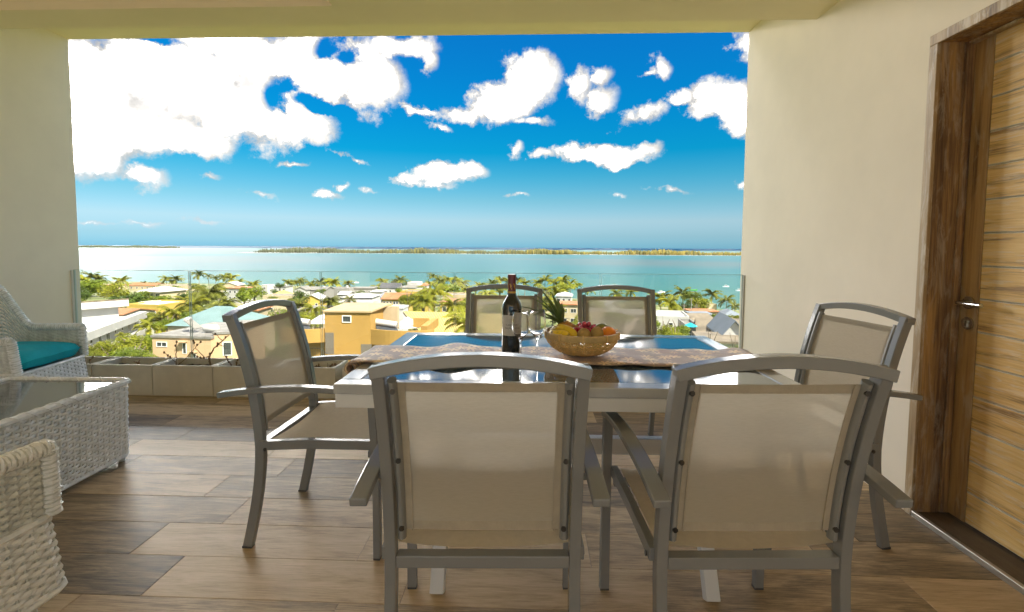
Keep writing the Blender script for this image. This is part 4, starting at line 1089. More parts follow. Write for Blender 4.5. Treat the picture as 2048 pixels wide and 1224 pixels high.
def make_sea():
    m, t, b, out = newmat('lagoon_water')
    tcn = t.nodes.new('ShaderNodeTexCoord'); sp = t.nodes.new('ShaderNodeSeparateXYZ'); t.links.new(tcn.outputs['Object'], sp.inputs[0])
    def math_(op, a, b_=None, c_=None):
        n_ = t.nodes.new('ShaderNodeMath'); n_.operation = op
        for i, v in enumerate((a, b_, c_)):
            if v is None: continue
            if isinstance(v, (int, float)): n_.inputs[i].default_value = v
            else: t.links.new(v, n_.inputs[i])
        return n_.outputs[0]
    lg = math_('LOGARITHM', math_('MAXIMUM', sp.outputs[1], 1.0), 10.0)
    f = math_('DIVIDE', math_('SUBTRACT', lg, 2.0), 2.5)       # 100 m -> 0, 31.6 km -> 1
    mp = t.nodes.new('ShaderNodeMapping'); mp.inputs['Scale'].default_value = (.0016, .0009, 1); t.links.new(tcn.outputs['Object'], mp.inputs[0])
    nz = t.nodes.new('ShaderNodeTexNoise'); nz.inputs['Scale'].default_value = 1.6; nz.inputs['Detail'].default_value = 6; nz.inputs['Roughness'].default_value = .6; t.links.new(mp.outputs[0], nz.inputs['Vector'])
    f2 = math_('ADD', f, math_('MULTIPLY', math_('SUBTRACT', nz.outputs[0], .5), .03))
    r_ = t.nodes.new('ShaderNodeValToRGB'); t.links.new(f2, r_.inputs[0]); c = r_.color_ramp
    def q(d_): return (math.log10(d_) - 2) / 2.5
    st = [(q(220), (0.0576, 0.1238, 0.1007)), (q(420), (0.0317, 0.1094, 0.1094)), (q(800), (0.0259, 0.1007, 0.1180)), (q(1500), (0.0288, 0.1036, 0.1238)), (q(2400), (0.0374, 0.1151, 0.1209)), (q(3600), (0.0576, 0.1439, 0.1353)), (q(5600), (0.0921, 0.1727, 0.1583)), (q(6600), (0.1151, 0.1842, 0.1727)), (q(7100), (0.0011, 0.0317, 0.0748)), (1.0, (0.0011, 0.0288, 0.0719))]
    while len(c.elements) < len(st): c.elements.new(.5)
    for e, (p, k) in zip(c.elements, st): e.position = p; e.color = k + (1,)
    # pale shallows, the western ones painting cloud glare into the water colour
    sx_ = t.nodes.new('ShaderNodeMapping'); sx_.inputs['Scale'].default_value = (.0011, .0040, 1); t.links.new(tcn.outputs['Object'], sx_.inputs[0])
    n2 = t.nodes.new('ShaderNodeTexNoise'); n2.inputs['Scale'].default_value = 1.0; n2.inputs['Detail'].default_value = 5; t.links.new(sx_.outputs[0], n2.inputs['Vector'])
    # pale patches: cloud glare to the west (large), one in the east
    def pale_patch(cx, cy_, ax, ay):
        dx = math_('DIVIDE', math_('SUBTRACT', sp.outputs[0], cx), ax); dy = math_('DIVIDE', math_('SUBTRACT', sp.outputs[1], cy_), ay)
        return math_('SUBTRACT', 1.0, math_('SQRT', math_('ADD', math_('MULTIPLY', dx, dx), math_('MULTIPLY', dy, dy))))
    bk = math_('MAXIMUM', math_('MAXIMUM', pale_patch(-900, 950, 700, 900), pale_patch(-2100, 2900, 1700, 1900)), math_('MAXIMUM', pale_patch(330, 1080, 420, 330), pale_patch(160, 1350, 330, 150)))
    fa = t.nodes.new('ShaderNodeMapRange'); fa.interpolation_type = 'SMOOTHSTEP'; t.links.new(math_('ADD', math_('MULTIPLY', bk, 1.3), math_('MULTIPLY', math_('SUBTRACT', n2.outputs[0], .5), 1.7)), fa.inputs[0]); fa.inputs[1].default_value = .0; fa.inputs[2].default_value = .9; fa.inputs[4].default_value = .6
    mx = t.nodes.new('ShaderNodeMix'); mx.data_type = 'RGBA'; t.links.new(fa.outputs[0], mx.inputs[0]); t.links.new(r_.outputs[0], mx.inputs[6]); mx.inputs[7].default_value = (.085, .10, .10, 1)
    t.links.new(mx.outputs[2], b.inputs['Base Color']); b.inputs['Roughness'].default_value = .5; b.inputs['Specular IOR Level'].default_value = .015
    # wind streaks
    wv_ = t.nodes.new('ShaderNodeMapping'); wv_.inputs['Scale'].default_value = (.02, .16, 1); t.links.new(tcn.outputs['Object'], wv_.inputs[0])
    n3 = t.nodes.new('ShaderNodeTexNoise'); n3.inputs['Scale'].default_value = 1.0; n3.inputs['Detail'].default_value = 4; t.links.new(wv_.outputs[0], n3.inputs['Vector'])
    bp = t.nodes.new('ShaderNodeBump'); bp.inputs['Strength'].default_value = .25; bp.inputs['Distance'].default_value = .6; t.links.new(n3.outputs[0], bp.inputs['Height']); t.links.new(bp.outputs[0], b.inputs['Normal'])
    return m
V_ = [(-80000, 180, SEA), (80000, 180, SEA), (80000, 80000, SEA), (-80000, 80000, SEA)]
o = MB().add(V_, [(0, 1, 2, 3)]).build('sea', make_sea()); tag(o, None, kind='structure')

# ------------------------------------------------------------------ foliage
def leafmat(name, c, c2, val=.22, transl=.3):
    m = mat(name, c, .6, .35, .9, c2=c2, objrand=val, transl=transl, spec=.25, detail=6)
    return m
M['leaf_y'] = leafmat('foliage_yellow_green', (.15, .19, .011), (.30, .30, .022))
M['leaf_m'] = leafmat('foliage_mid_green', (.10, .16, .010), (.22, .26, .02))
M['leaf_d'] = leafmat('foliage_dark_green', (.045, .085, .012), (.10, .15, .02))
M['palm_y'] = leafmat('palm_frond_yellow_green', (.165, .19, .012), (.33, .315, .025))  # yellow green kind of palm, by leaf colour
M['palm_d'] = leafmat('palm_frond_green', (.10, .125, .018), (.22, .22, .03))
M['bark'] = mat('bark', (.20, .16, .11), .9, .3, 3)
M['palm_bark'] = mat('palm_bark', (.26, .22, .16), .9, .25, 4)
def palm_meshes(seed, fronds, leafs, matl):
    rnd = random.Random(seed); cr_ = MB()
    for k in range(fronds):
        a = 6.283 * k / fronds * 1.0 + rnd.uniform(-.25, .25); el0 = rnd.uniform(-.15, 1.25); ln = rnd.uniform(.82, 1.05)
        pts = []; p = Vector((0, 0, 0)); e_ = el0; n = 8
        drp = rnd.uniform(.16, .30)
        for i in range(n + 1):
            pts.append(p.copy()); p = p + Vector((math.cos(a) * math.cos(e_), math.sin(a) * math.cos(e_), math.sin(e_))) * (ln / n); e_ -= drp * (.4 + 1.2 * i / n)
        side = Vector((-math.sin(a), math.cos(a), 0))
        cr_.tube(pts, [.012 * (1 - .8 * i / n) for i in range(n + 1)], 3, caps=False)
        for i in range(leafs):
            t_ = .12 + .88 * (i + .5) / leafs; f_ = t_ * n; j = min(n - 1, int(f_)); q = pts[j].lerp(pts[j + 1], f_ - j); d_ = (pts[j + 1] - pts[j]).normalized()
            L_ = .30 * math.sin(math.pi * (.15 + .80 * t_)) * rnd.uniform(.8, 1.15)
            for s in (-1, 1):
                tip = q + side * s * L_ * .72 + d_ * L_ * .55 + Vector((0, 0, -1)) * L_ * rnd.uniform(.15, .65)
                wd_ = d_ * (.019 if leafs > 14 else .06)
                cr_.add([q - wd_, q + wd_, tip], [(0, 1, 2)])
    return cr_.mesh('crown', matl)
PALM = {'y': [palm_meshes(i, 26, 34, M['palm_y']) for i in range(3)], 'd': [palm_meshes(10 + i, 26, 34, M['palm_d']) for i in range(3)]}
PALMF = {'y': [palm_meshes(20 + i, 20, 10, M['palm_y']) for i in range(3)], 'd': [palm_meshes(30 + i, 20, 10, M['palm_d']) for i in range(3)]}
def trunk_mesh(seed):
    rnd = random.Random(seed); lean = rnd.uniform(-.06, .06); lx = rnd.uniform(-.06, .06)
    pts = [Vector((lean * (1 - t_) ** 2, lx * (1 - t_) ** 2, t_ - 1)) for t_ in [i / 8 for i in range(9)]]
    return MB().tube(pts, [.035 - .016 * i / 8 for i in range(9)], 7).mesh('trunk', M['palm_bark'], True)
TRUNK = [trunk_mesh(i) for i in range(3)]
PL = {'y': 'coconut palm with yellow green fronds', 'd': 'coconut palm with dark green fronds'}
def palm(x, y, Y, wpx, kind='d', lab=None, grp=None):
    c = at(x, y, Y); r_ = wpx / F * Y / 2 * (1.15 if Y < 150 else 1.35)
    gz = terr(c.x, Y); h_ = max(3.0, c.z - gz + .3)
    near = Y < 150
    t_ = thing('palm_tree', lab or (PL[kind] + (' among the houses' if near else ' near the shore')), 'palm tree', (c.x, Y, c.z - h_), random.uniform(0, 6.28), grp or ('palms among the houses' if near else 'palms near the shore'))
    me = random.choice((PALM if near else PALMF)[kind])
    o = bpy.data.objects.new('crown', me); col.objects.link(o); o.parent = t_; o.location = (0, 0, h_); o.scale = (r_, r_, r_)
    o = bpy.data.objects.new('trunk', random.choice(TRUNK)); col.objects.link(o); o.parent = t_; o.location = (0, 0, h_); o.scale = (min(6, h_), min(6, h_), h_)
    return t_
def crown_mesh(seed, n, leaf, matl, lobes=9):
    rnd = random.Random(seed); m_ = MB(); lb = []
    for k in range(lobes):
        a = rnd.uniform(0, 6.28); q = rnd.uniform(.1, .62); lb.append((Vector((math.cos(a) * q, math.sin(a) * q, rnd.uniform(-.25, .5))), rnd.uniform(.28, .5)))
    for i in range(n):
        c, r_ = rnd.choice(lb)
        d_ = Vector((rnd.gauss(0, 1), rnd.gauss(0, 1), rnd.gauss(0, .8) + .25)).normalized()
        p = c + d_ * r_ * rnd.uniform(.72, 1.06)
        nn = (d_ + Vector((rnd.uniform(-.7, .7), rnd.uniform(-.7, .7), rnd.uniform(-.3, .9)))).normalized()
        e1 = nn.orthogonal().normalized(); e1.rotate(Matrix.Rotation(rnd.uniform(0, 6.28), 3, nn)); e2 = nn.cross(e1); s_ = leaf * rnd.uniform(.6, 1.3)
        m_.add([p - e1 * s_, p + e2 * s_ * .5, p + e1 * s_, p - e2 * s_ * .5], [(0, 1, 2, 3)])
    return m_.mesh('crown', matl)
CROWN = {k: [crown_mesh(40 + 7 * j + i, 3600, .055, M['leaf_' + k], 11) for i in range(2)] for j, k in enumerate('ymd')}
CROWNF = {k: [crown_mesh(80 + 7 * j + i, 1100, .085, M['leaf_' + k], 9) for i in range(2)] for j, k in enumerate('ymd')}
def tree_trunk(seed):
    rnd = random.Random(seed); m_ = MB(); m_.tube([(0, 0, -1), (.02, 0, -.5), (0, .02, -.1), (.03, 0, .25)], [.075, .06, .05, .025], 7)
    for k in range(5):
        a = k * 1.3 + rnd.uniform(0, .5); z_ = rnd.uniform(-.35, 0)
        m_.tube([(0, 0, z_), (.2 * math.cos(a), .2 * math.sin(a), z_ + .2), (.45 * math.cos(a), .45 * math.sin(a), z_ + .38)], [.035, .025, .01], 5)
    return m_.mesh('trunk', M['bark'], True)
TTR = [tree_trunk(i) for i in range(2)]
TL = {'y': 'broad leafy tree with bright yellow green crown', 'm': 'broad leafy tree with fresh green crown', 'd': 'broad leafy tree with dark green crown'}
def tree(x, y, Y, wpx, hpx, kind='m', lab=None, grp=None, name='leafy_tree', cat='tree'):
    c = at(x, y, Y); rx = wpx / F * Y / 2; rz = hpx / F * Y / 2
    gz = terr(c.x, Y); h_ = max(rz * .8, c.z - gz)
    near = Y < 115
    t_ = thing(name, lab or (TL[kind] + (' among the houses' if near else ' in the lower town')), cat, (c.x, Y, c.z - h_), random.uniform(0, 6.28), grp or ('leafy trees among the houses' if near else 'leafy trees in the lower town'))
    o = bpy.data.objects.new('crown', random.choice((CROWN if near else CROWNF)[kind])); col.objects.link(o); o.parent = t_; o.location = (0, 0, h_); o.scale = (rx, rx, rz * 1.15)
    o = bpy.data.objects.new('trunk', random.choice(TTR)); col.objects.link(o); o.parent = t_; o.location = (0, 0, h_); o.scale = (rx, rx, h_)
    return t_

# ------------------------------------------------------------------ houses
def paint(name, c, var=.07, rough=.85): return mat(name, c, rough, var, .6, bump=.03)
WC = {'white': paint('white_render', (0.455, 0.443, 0.406)), 'cream': paint('cream_render', (0.430, 0.357, 0.221)), 'yellow': paint('yellow_render', (0.430, 0.307, 0.061)), 'peach': paint('peach_render', (.50, .34, .19)),
      'ochre': paint('ochre_render', (0.344, 0.203, 0.046)), 'grey': paint('grey_render', (0.246, 0.234, 0.209)), 'pink': paint('pinkish_render', (0.418, 0.339, 0.283)), 'sand': paint('sandy_render', (0.369, 0.289, 0.172)), 'tan': paint('tan_slab', (0.406, 0.289, 0.148))}
RC = {'grey': paint('grey_roof', (0.190, 0.178, 0.154), .25), 'brown': paint('mossy_roof', (0.166, 0.135, 0.092), .35), 'white': paint('white_roof', (0.455, 0.443, 0.412), .08), 'dark': paint('dark_roof', (0.061, 0.061, 0.065), .2),
      'teal': paint('teal_sheet_roof', (0.135, 0.209, 0.203), .12), 'yellow': paint('yellow_sheet_roof', (0.443, 0.344, 0.098), .06), 'terra': paint('terracotta_roof', (0.307, 0.135, 0.056), .2), 'slate': paint('blue_grey_roof', (0.160, 0.184, 0.209), .1)}
M['window'] = mat('window_glass_dark', (.045, .05, .05), .15, .3, 2, spec=.7)
M['wframe'] = mat('window_frame', (.70, .69, .66), .5)
M['stain'] = mat('mossy_stain', (.13, .10, .06), .95, .6, 2.0)
def window(parent, x, z, w_, h_, y=-.0, frame=True, pane='window', side=None):
    """window on the front face (-y) of a house at local x, z"""
    f_ = MB()
    t_ = .07 if w_ > .5 else .05
    f_.bx(-w_ / 2, w_ / 2, -.05, .03, -h_ / 2, -h_ / 2 + t_).bx(-w_ / 2, w_ / 2, -.05, .03, h_ / 2 - t_, h_ / 2).bx(-w_ / 2, -w_ / 2 + t_, -.05, .03, -h_ / 2 + t_, h_ / 2 - t_).bx(w_ / 2 - t_, w_ / 2, -.05, .03, -h_ / 2 + t_, h_ / 2 - t_)
    if w_ > 1.0: f_.bx(-t_ / 3, t_ / 3, -.04, .03, -h_ / 2 + t_, h_ / 2 - t_)
    o = f_.build('window', M['wframe'], parent)
    if side: o.rotation_euler = (0, 0, side); 
    o.location = (x, y, z)
    MB().bx(-w_ / 2 + t_, w_ / 2 - t_, -.012, .02, -h_ / 2 + t_, h_ / 2 - t_).build('pane', M[pane], o)
    return o
def house(lab, xl, xr, yt, Y, dep, roof='flat', wall='white', rc='grey', rot=0, wins=(), rh=1.6, name='house', cat='house', grp=None, side_wins=0, tank=False, ov=.35, base=None):
    """front wall top runs from pixel (xl,yt) to (xr,yt) at distance Y; roof types flat, slab, gable_x, gable_y, hip"""
    c = at((xl + xr) / 2, yt, Y); w_ = (xr - xl) / F * Y / max(.5, math.cos(R(rot))) 
    gz = (terr(c.x, Y + dep) - 1.0) if base is None else base; H_ = c.z - gz
    t_ = thing(name, lab, cat, (c.x, Y, gz), R(rot), grp)
    hw = w_ / 2
    wl = MB().bx(-hw, hw, 0, dep, 0, H_)
    if roof == 'gable_x':       # ridge along x: gable triangles on the sides
        wl.add([(-hw + .01, 0.01, H_ - .01), (-hw + .01, dep - .01, H_ - .01), (-hw + .01, dep / 2, H_ + rh - .1), (hw - .01, 0.01, H_ - .01), (hw - .01, dep - .01, H_ - .01), (hw - .01, dep / 2, H_ + rh - .1)], [(0, 2, 1), (3, 4, 5), (0, 3, 5, 2), (1, 2, 5, 4)])
    if roof == 'gable_y':
        wl.add([(-hw + .01, .01, H_ - .01), (hw - .01, .01, H_ - .01), (0, .01, H_ + rh - .1), (-hw + .01, dep - .01, H_ - .01), (hw - .01, dep - .01, H_ - .01), (0, dep - .01, H_ + rh - .1)], [(0, 1, 2), (3, 5, 4), (0, 2, 5, 3), (1, 4, 5, 2)])
    wl.build('wall', WC[wall], t_)
    rm = MB()
    if roof == 'flat':
        rm.bx(-hw + .18, hw - .18, .18, dep - .18, H_ + .002, H_ + .06)
        pw = MB(); ph = .38
        pw.bx(-hw - .02, hw + .02, -.02, .16, H_ + .001, H_ + ph).bx(-hw - .02, hw + .02, dep - .16, dep + .02, H_ + .001, H_ + ph).bx(-hw - .02, -hw + .16, .16, dep - .16, H_ + .001, H_ + ph).bx(hw - .16, hw + .02, .16, dep - .16, H_ + .001, H_ + ph)
        pw.build('parapet', WC[wall], t_)
    elif roof == 'slab':
        rm.bx(-hw - ov, hw + ov, -ov, dep + ov, H_ + .002, H_ + .24)
    elif roof == 'gable_x':
        for (ya, yb) in ((-ov, dep / 2), (dep + ov, dep / 2)):
            za = H_ - ov * rh / (dep / 2)
            rm.add([(-hw - ov, ya, za), (hw + ov, ya, za), (hw + ov, yb, H_ + rh), (-hw - ov, yb, H_ + rh), (-hw - ov, ya, za + .14), (hw + ov, ya, za + .14), (hw + ov, yb, H_ + rh + .14), (-hw - ov, yb, H_ + rh + .14)], [(0, 1, 2, 3), (4, 5, 6, 7), (0, 1, 5, 4), (1, 2, 6, 5), (3, 0, 4, 7)])
    elif roof == 'gable_y':
        for s in (-1, 1):
            za = H_ - ov * rh / hw; xa = s * (hw + ov)
            rm.add([(xa, -ov, za), (xa, dep + ov, za), (0, dep + ov, H_ + rh), (0, -ov, H_ + rh), (xa, -ov, za + .14), (xa, dep + ov, za + .14), (0, dep + ov, H_ + rh + .14), (0, -ov, H_ + rh + .14)], [(0, 1, 2, 3), (4, 5, 6, 7), (0, 1, 5, 4), (0, 3, 7, 4), (1, 2, 6, 5)])
    elif roof == 'hip':
        a, b_ = hw + ov, dep / 2 + ov; k = min(a, b_) * .9; yc = dep / 2
        P = [(-a, yc - b_, H_ - .05), (a, yc - b_, H_ - .05), (a, yc + b_, H_ - .05), (-a, yc + b_, H_ - .05), (-a + k, yc, H_ + rh), (a - k, yc, H_ + rh)] if a >= b_ else [(-a, yc - b_, H_ - .05), (a, yc - b_, H_ - .05), (a, yc + b_, H_ - .05), (-a, yc + b_, H_ - .05), (0, yc - b_ + k, H_ + rh), (0, yc + b_ - k, H_ + rh)]
        fs = [(0, 1, 5, 4), (1, 2, 5), (2, 3, 4, 5), (3, 0, 4), (0, 3, 2, 1)] if a >= b_ else [(0, 1, 4), (1, 2, 5, 4), (2, 3, 5), (3, 0, 4, 5), (0, 3, 2, 1)]
        rm.add(P, fs)
    rf = rm.build('roof', RC[rc], t_)
    for (cols, zdown, ww, wh) in wins:
        for k in range(cols):
            x = -hw + w_ * (k + .5) / cols + random.uniform(-.1, .1)
            window(t_, x, H_ - zdown, ww, wh)
    for k in range(side_wins):
        o = window(t_, hw, H_ - 1.5, 1.0, 1.1, y=dep * (k + .5) / side_wins, side=R(90))
    if tank:
        MB().lathe([(0, 0), (.55, 0), (.6, .1), (.6, 1.0), (.45, 1.15), (0, 1.2)], 14, (hw * .4, dep * .5, H_ + .25)).build('water_tank', WC['white'], rf, smooth=True)
    return t_
g_low = 'houses of the lower town'
# ---- lower town, roughly from the shore up
H_ = house
H_('cream gabled house with a white gable end behind the large palm', 441, 474, 571, 250, 9, 'gable_y', 'cream', 'white', 8, ((2, 1.6, 1.2, 1.2),), 1.6, grp=g_low)
H_('long white two storey house with terracotta balcony edge', 442, 487, 577, 205, 8, 'slab', 'white', 'terra', -12, ((4, 1.4, 1.0, 1.1), (4, 4.0, 1.0, 1.1)), grp=g_low)
H_('plain white block house between palm and round tree', 522, 535, 571, 270, 6, 'flat', 'white', 'grey', -10, ((1, 1.5, 1.2, 1.2),), grp=g_low)
H_('low white house with slab roof and small roof tank', 547, 572, 574, 260, 8, 'slab', 'white', 'grey', 0, ((3, 1.4, 1.2, 1.2),), grp=g_low, tank=True)
H_('small house under a bright yellow hipped roof', 543, 570, 590, 190, 7, 'hip', 'cream', 'yellow', 0, ((2, 1.4, 1.0, 1.1),), 1.5, grp=g_low)
H_('wide cream house below the yellow hipped roof', 524, 590, 593, 172, 8, 'flat', 'cream', 'grey', 0, ((6, 1.5, 1.1, 1.1),), grp=g_low)
H_('grey white gabled house with balcony beside tall palms', 589, 612, 580, 215, 8, 'gable_y', 'white', 'grey', 5, ((2, 1.2, 1.1, 1.2), (2, 3.6, 1.1, 1.2)), 1.3, grp=g_low)
H_('weathered grey roofed house with a tank', 614, 652, 580, 220, 9, 'gable_x', 'grey', 'grey', 0, ((3, 1.5, 1.1, 1.2),), 1.1, grp=g_low, tank=True)
H_('yellow gabled house behind the glass joint', 606, 641, 600, 150, 9, 'gable_y', 'yellow', 'white', 12, ((2, 1.5, .8, 1.0), (2, 3.8, .8, 1.0)), 1.5, grp=g_low)
H_('grey flat house with stained parapet near the beach', 655, 700, 578, 235, 9, 'flat', 'grey', 'grey', -4, ((3, 1.5, 1.1, 1.1),), grp=g_low, tank=True)
H_('dull grey house with wide flat roof near the beach', 700, 745, 577, 240, 9, 'slab', 'grey', 'grey', 3, ((4, 1.5, 1.1, 1.1),), grp=g_low)
H_('small house with glaring white sheet roof', 676, 697, 589, 190, 7, 'gable_x', 'grey', 'white', 0, ((2, 1.4, 1.0, 1.0),), .9, grp=g_low)
H_('white two storey house with two dark upper windows', 683, 744, 594.5, 128, 8, 'hip', 'white', 'white', 2, ((2, 1.15, .85, .9),), .8, grp=g_low)
H_('white garden building in front of the two storey house', 678, 746, 606, 122, 4, 'flat', 'white', 'white', 2, ((1, 1.2, .7, .7),), grp=g_low)
H_('white house with slab roof behind the yellow house', 742, 763, 584, 175, 7, 'slab', 'white', 'white', 0, ((2, 1.4, 1.0, 1.0),), grp=g_low)
H_('white house with grey sheet roof behind the yellow house', 760, 786, 595, 150, 7, 'gable_x', 'white', 'slate', -4, ((3, 1.2, .8, 1.1),), 1.1, grp=g_low)
H_('yellow house with a row of seven windows', 764, 812, 598, 118, 7, 'gable_x', 'yellow', 'terra', 0, ((7, .95, .62, .75),), 1.1, grp=g_low)
H_('white gabled house with dark roof near the beach', 761, 800, 576, 235, 9, 'gable_x', 'white', 'dark', 6, ((3, 1.5, 1.0, 1.1),), 2.0, grp=g_low)
H_('tall white box house near the beach', 814, 834, 566, 250, 8, 'flat', 'white', 'white', -8, ((1, 1.7, 1.4, 1.6),), grp=g_low)
H_('long low house with pale grey roof near the beach', 794, 832, 575, 225, 10, 'hip', 'white', 'grey', -3, ((3, 1.4, 1.0, 1.0),), 1.0, grp=g_low)
H_('small hut with orange roof by the palms', 842, 853, 571, 245, 6, 'hip', 'white', 'terra', 0, ((1, 1.3, .9, .9),), 1.2, grp=g_low)
H_('yellow terrace house with stepped parapets', 800, 859, 585, 165, 8, 'flat', 'yellow', 'grey', -3, ((4, 1.5, 1.0, 1.1),), grp=g_low)
H_('cream house with shaded porch beside the palm grove', 885, 930, 592, 150, 8, 'flat', 'sand', 'grey', 5, ((3, 1.6, 1.3, 1.3),), grp=g_low)
H_('yellow walled house below the palm grove', 880, 925, 606, 120, 8, 'slab', 'yellow', 'terra', -5, ((3, 1.5, 1.0, 1.2),), grp=g_low)
# far left
H_('long cream house by the lagoon on the west side', 256, 312, 571, 300, 10, 'gable_x', 'cream', 'terra', 0, ((5, 1.5, 1.2, 1.2),), 1.2, grp=g_low)
H_('long cream house with flat roof by the lagoon', 310, 371, 572, 290, 10, 'flat', 'cream', 'grey', 0, ((6, 1.5, 1.2, 1.2),), grp=g_low)
H_('broad white roofed bungalow with a dark veranda', 272, 326, 583, 185, 11, 'hip', 'cream', 'white', -14, ((4, 1.5, 1.8, 1.6),), 1.7, grp=g_low, ov=.8)
H_('low cream house among the western trees', 205, 235, 571, 290, 8, 'slab', 'cream', 'terra', 0, ((2, 1.4, 1.1, 1.1),), grp=g_low)
H_('yellow house with white roof terrace', 248, 322, 612, 105, 9, 'flat', 'yellow', 'white', -6, ((4, 1.7, .8, 1.2),), grp=g_low)
H_('white stair tower on the yellow house', 281, 296, 606, 110, 3, 'slab', 'white', 'white', -6, ((1, 1.0, .7, .7),), grp=g_low)
H_('yellow block behind the near palms', 318, 342, 612, 108, 6, 'flat', 'cream', 'grey', -6, ((2, 1.5, .8, 1.0),), grp=g_low)
H_('low house with terracotta roof behind the white apartments', 197, 250, 629, 92, 7, 'gable_x', 'white', 'terra', -8, ((3, 1.2, .8, .9),), .7, grp=g_low)
H_('cream house seen through the top of the side chair', 500, 548, 607, 120, 8, 'flat', 'cream', 'grey', 0, ((5, 1.5, .7, 1.0),), grp=g_low)
H_('white terrace house below the cream one', 470, 515, 622, 98, 7, 'slab', 'cream', 'terra', 8, ((3, 1.3, .9, 1.0),), grp=g_low)
H_('sandy house with slab roof among bushes', 590, 640, 622, 96, 7, 'slab', 'sand', 'grey', 0, ((3, 1.3, .9, 1.0),), grp=g_low)
# middle, seen between and through the far chairs
H_('white top floored cream house with red balcony strip', 1113, 1143, 592, 160, 8, 'hip', 'white', 'white', -6, ((3, 1.3, .8, 1.0),), .9, grp=g_low)
H_('cream terrace house stepping down below the white one', 1120, 1156, 610, 130, 8, 'slab', 'cream', 'terra', -6, ((2, 1.5, 1.5, 1.1), (2, 4.0, 1.5, 1.1)), grp=g_low)
H_('white house glimpsed through the chair back', 1215, 1240, 612, 150, 7, 'gable_y', 'white', 'white', 0, ((2, 1.4, .9, 1.0),), 1.2, grp=g_low)
H_('sandy house glimpsed through the chair back', 1165, 1210, 626, 110, 8, 'flat', 'sand', 'grey', 0, ((3, 1.5, .9, 1.0),), grp=g_low)
H_('pink house glimpsed through the chair back', 1250, 1300, 630, 105, 8, 'slab', 'pink', 'grey', 0, ((3, 1.5, .9, 1.0),), grp=g_low)
H_('cream house glimpsed through the chair behind the bottle', 945, 990, 612, 120, 8, 'flat', 'cream', 'grey', 0, ((3, 1.5, .9, 1.0),), grp=g_low)
H_('white house glimpsed through the chair behind the bottle', 1030, 1075, 620, 110, 8, 'slab', 'white', 'white', 0, ((3, 1.5, .9, 1.0),), grp=g_low)
# right side
H_('cream square house beside a palm above the water', 1406, 1434, 610, 190, 8, 'flat', 'cream', 'brown', 10, ((1, 1.9, 1.3, 1.4),), grp=g_low, side_wins=1)
H_('low walled terrace below the cream square house', 1384, 1437, 624, 160, 7, 'slab', 'sand', 'terra', 4, ((3, 1.3, .9, .9),), grp=g_low)
H_('blue grey walled shed', 1386, 1426, 630, 135, 6, 'slab', 'grey', 'slate', 0, ((2, 1.2, .9, .9),), grp=g_low)
H_('small house under a dark hipped roof by the eastern wall', 1450, 1484, 631, 160, 8, 'hip', 'pink', 'slate', 0, ((2, 1.3, .9, .9),), 1.6, grp=g_low)
H_('pinkish house with peeling roof', 1388, 1428, 640, 108, 7, 'gable_x', 'pink', 'brown', 8, ((2, 1.3, .9, .9),), .9, grp=g_low)
H_('long shed with grey mossy roof', 1390, 1484, 651, 92, 6, 'gable_x', 'grey', 'brown', -2, ((4, 1.2, .9, .9),), .8, grp=g_low)
H_('white flat roofed house behind yellow bushes', 1306, 1376, 636, 95, 9, 'flat', 'white', 'white', -9, ((3, 1.3, .8, .9),), grp=g_low)
H_('grey workshop beside the teal parasol', 1374, 1400, 656, 74, 7, 'flat', 'grey', 'grey', -6, ((2, 1.3, .6, .9),), grp=g_low)
H_('white house with mossy brown sheet roof', 1402, 1480, 668, 68, 9, 'gable_x', 'white', 'brown', -16, ((5, 1.2, .6, .9),), 1.3, grp=g_low)
H_('white gabled dormer house against the eastern wall', 1448, 1490, 668, 62, 8, 'gable_y', 'white', 'slate', -8, ((1, 1.2, .6, .8),), 1.6, grp=g_low)
H_('white carport with mossy flat roof', 1408, 1490, 686, 58, 6, 'slab', 'white', 'brown', -10, ((3, 1.3, .8, 1.0),), grp=g_low)

# ---- white house with the moss stained parapet (far left)
t_ = H_('white house with a moss stained roof parapet', 108, 186, 613, 80, 5, 'slab', 'white', 'brown', -32, ((3, 2.0, 1.0, 1.2),), name='house', cat='house', ov=1.1)
hh = [o for o in t_.children if o.name.startswith('wall')][0]
zt = max(v.co.z for v in hh.data.vertices); wdx = max(v.co.x for v in hh.data.vertices)
MB().bx(-wdx - 1.2, wdx + 1.2, -1.2, -1.0, zt - .15, zt + .95).bx(wdx + 1.0, wdx + 1.2, -1.0, 6.1, zt - .15, zt + .95).build('parapet', WC['white'], t_)
MB().bx(-wdx - 1.22, wdx + 1.22, -1.22, -.98, zt + .951, zt + 1.16).bx(wdx + .98, wdx + 1.22, -.98, 6.12, zt + .951, zt + 1.16).build('mossy_coping', M['stain'], t_)
# ---- three storey white apartments, facade receding to the right
c0 = at(150, 668, 62); c1 = at(279, 641, 84)
dv = (c1 - c0); ln = math.hypot(dv.x, dv.y); an = math.atan2(dv.y, dv.x)
gz = min(terr(c0.x, c0.y), terr(c1.x, c1.y)) - 1.5
ap = thing('apartment_building', 'long white three storey apartment block with continuous balcony bands', 'building', (c0.x, c0.y, gz), an)
zt = (c0.z + c1.z) / 2 - gz
MB().bx(0, ln, 0, 9, 0, zt).build('wall', WC['white'], ap)
MB().bx(.3, ln - .3, .3, 8.7, zt + .002, zt + .08).build('roof', RC['white'], ap)
for k in range(3):
    zb_ = zt - .35 - 3.0 * k
    MB().bx(-.15, ln + .15, -1.1, -.001, zb_, zb_ + 1.15).build('balcony_band', WC['white'], ap)
    if k < 3:
        for q in range(8):
            x = ln * (q + .6) / 8.4
            ww = (1.5, .9, 1.1, 1.4, .8, .8, 1.3, 1.0)[(q + k) % 8]
            window(ap, x, zb_ - (.85 if ww > .95 else .55), ww, 1.5 if ww > .95 else .8, y=-.01)
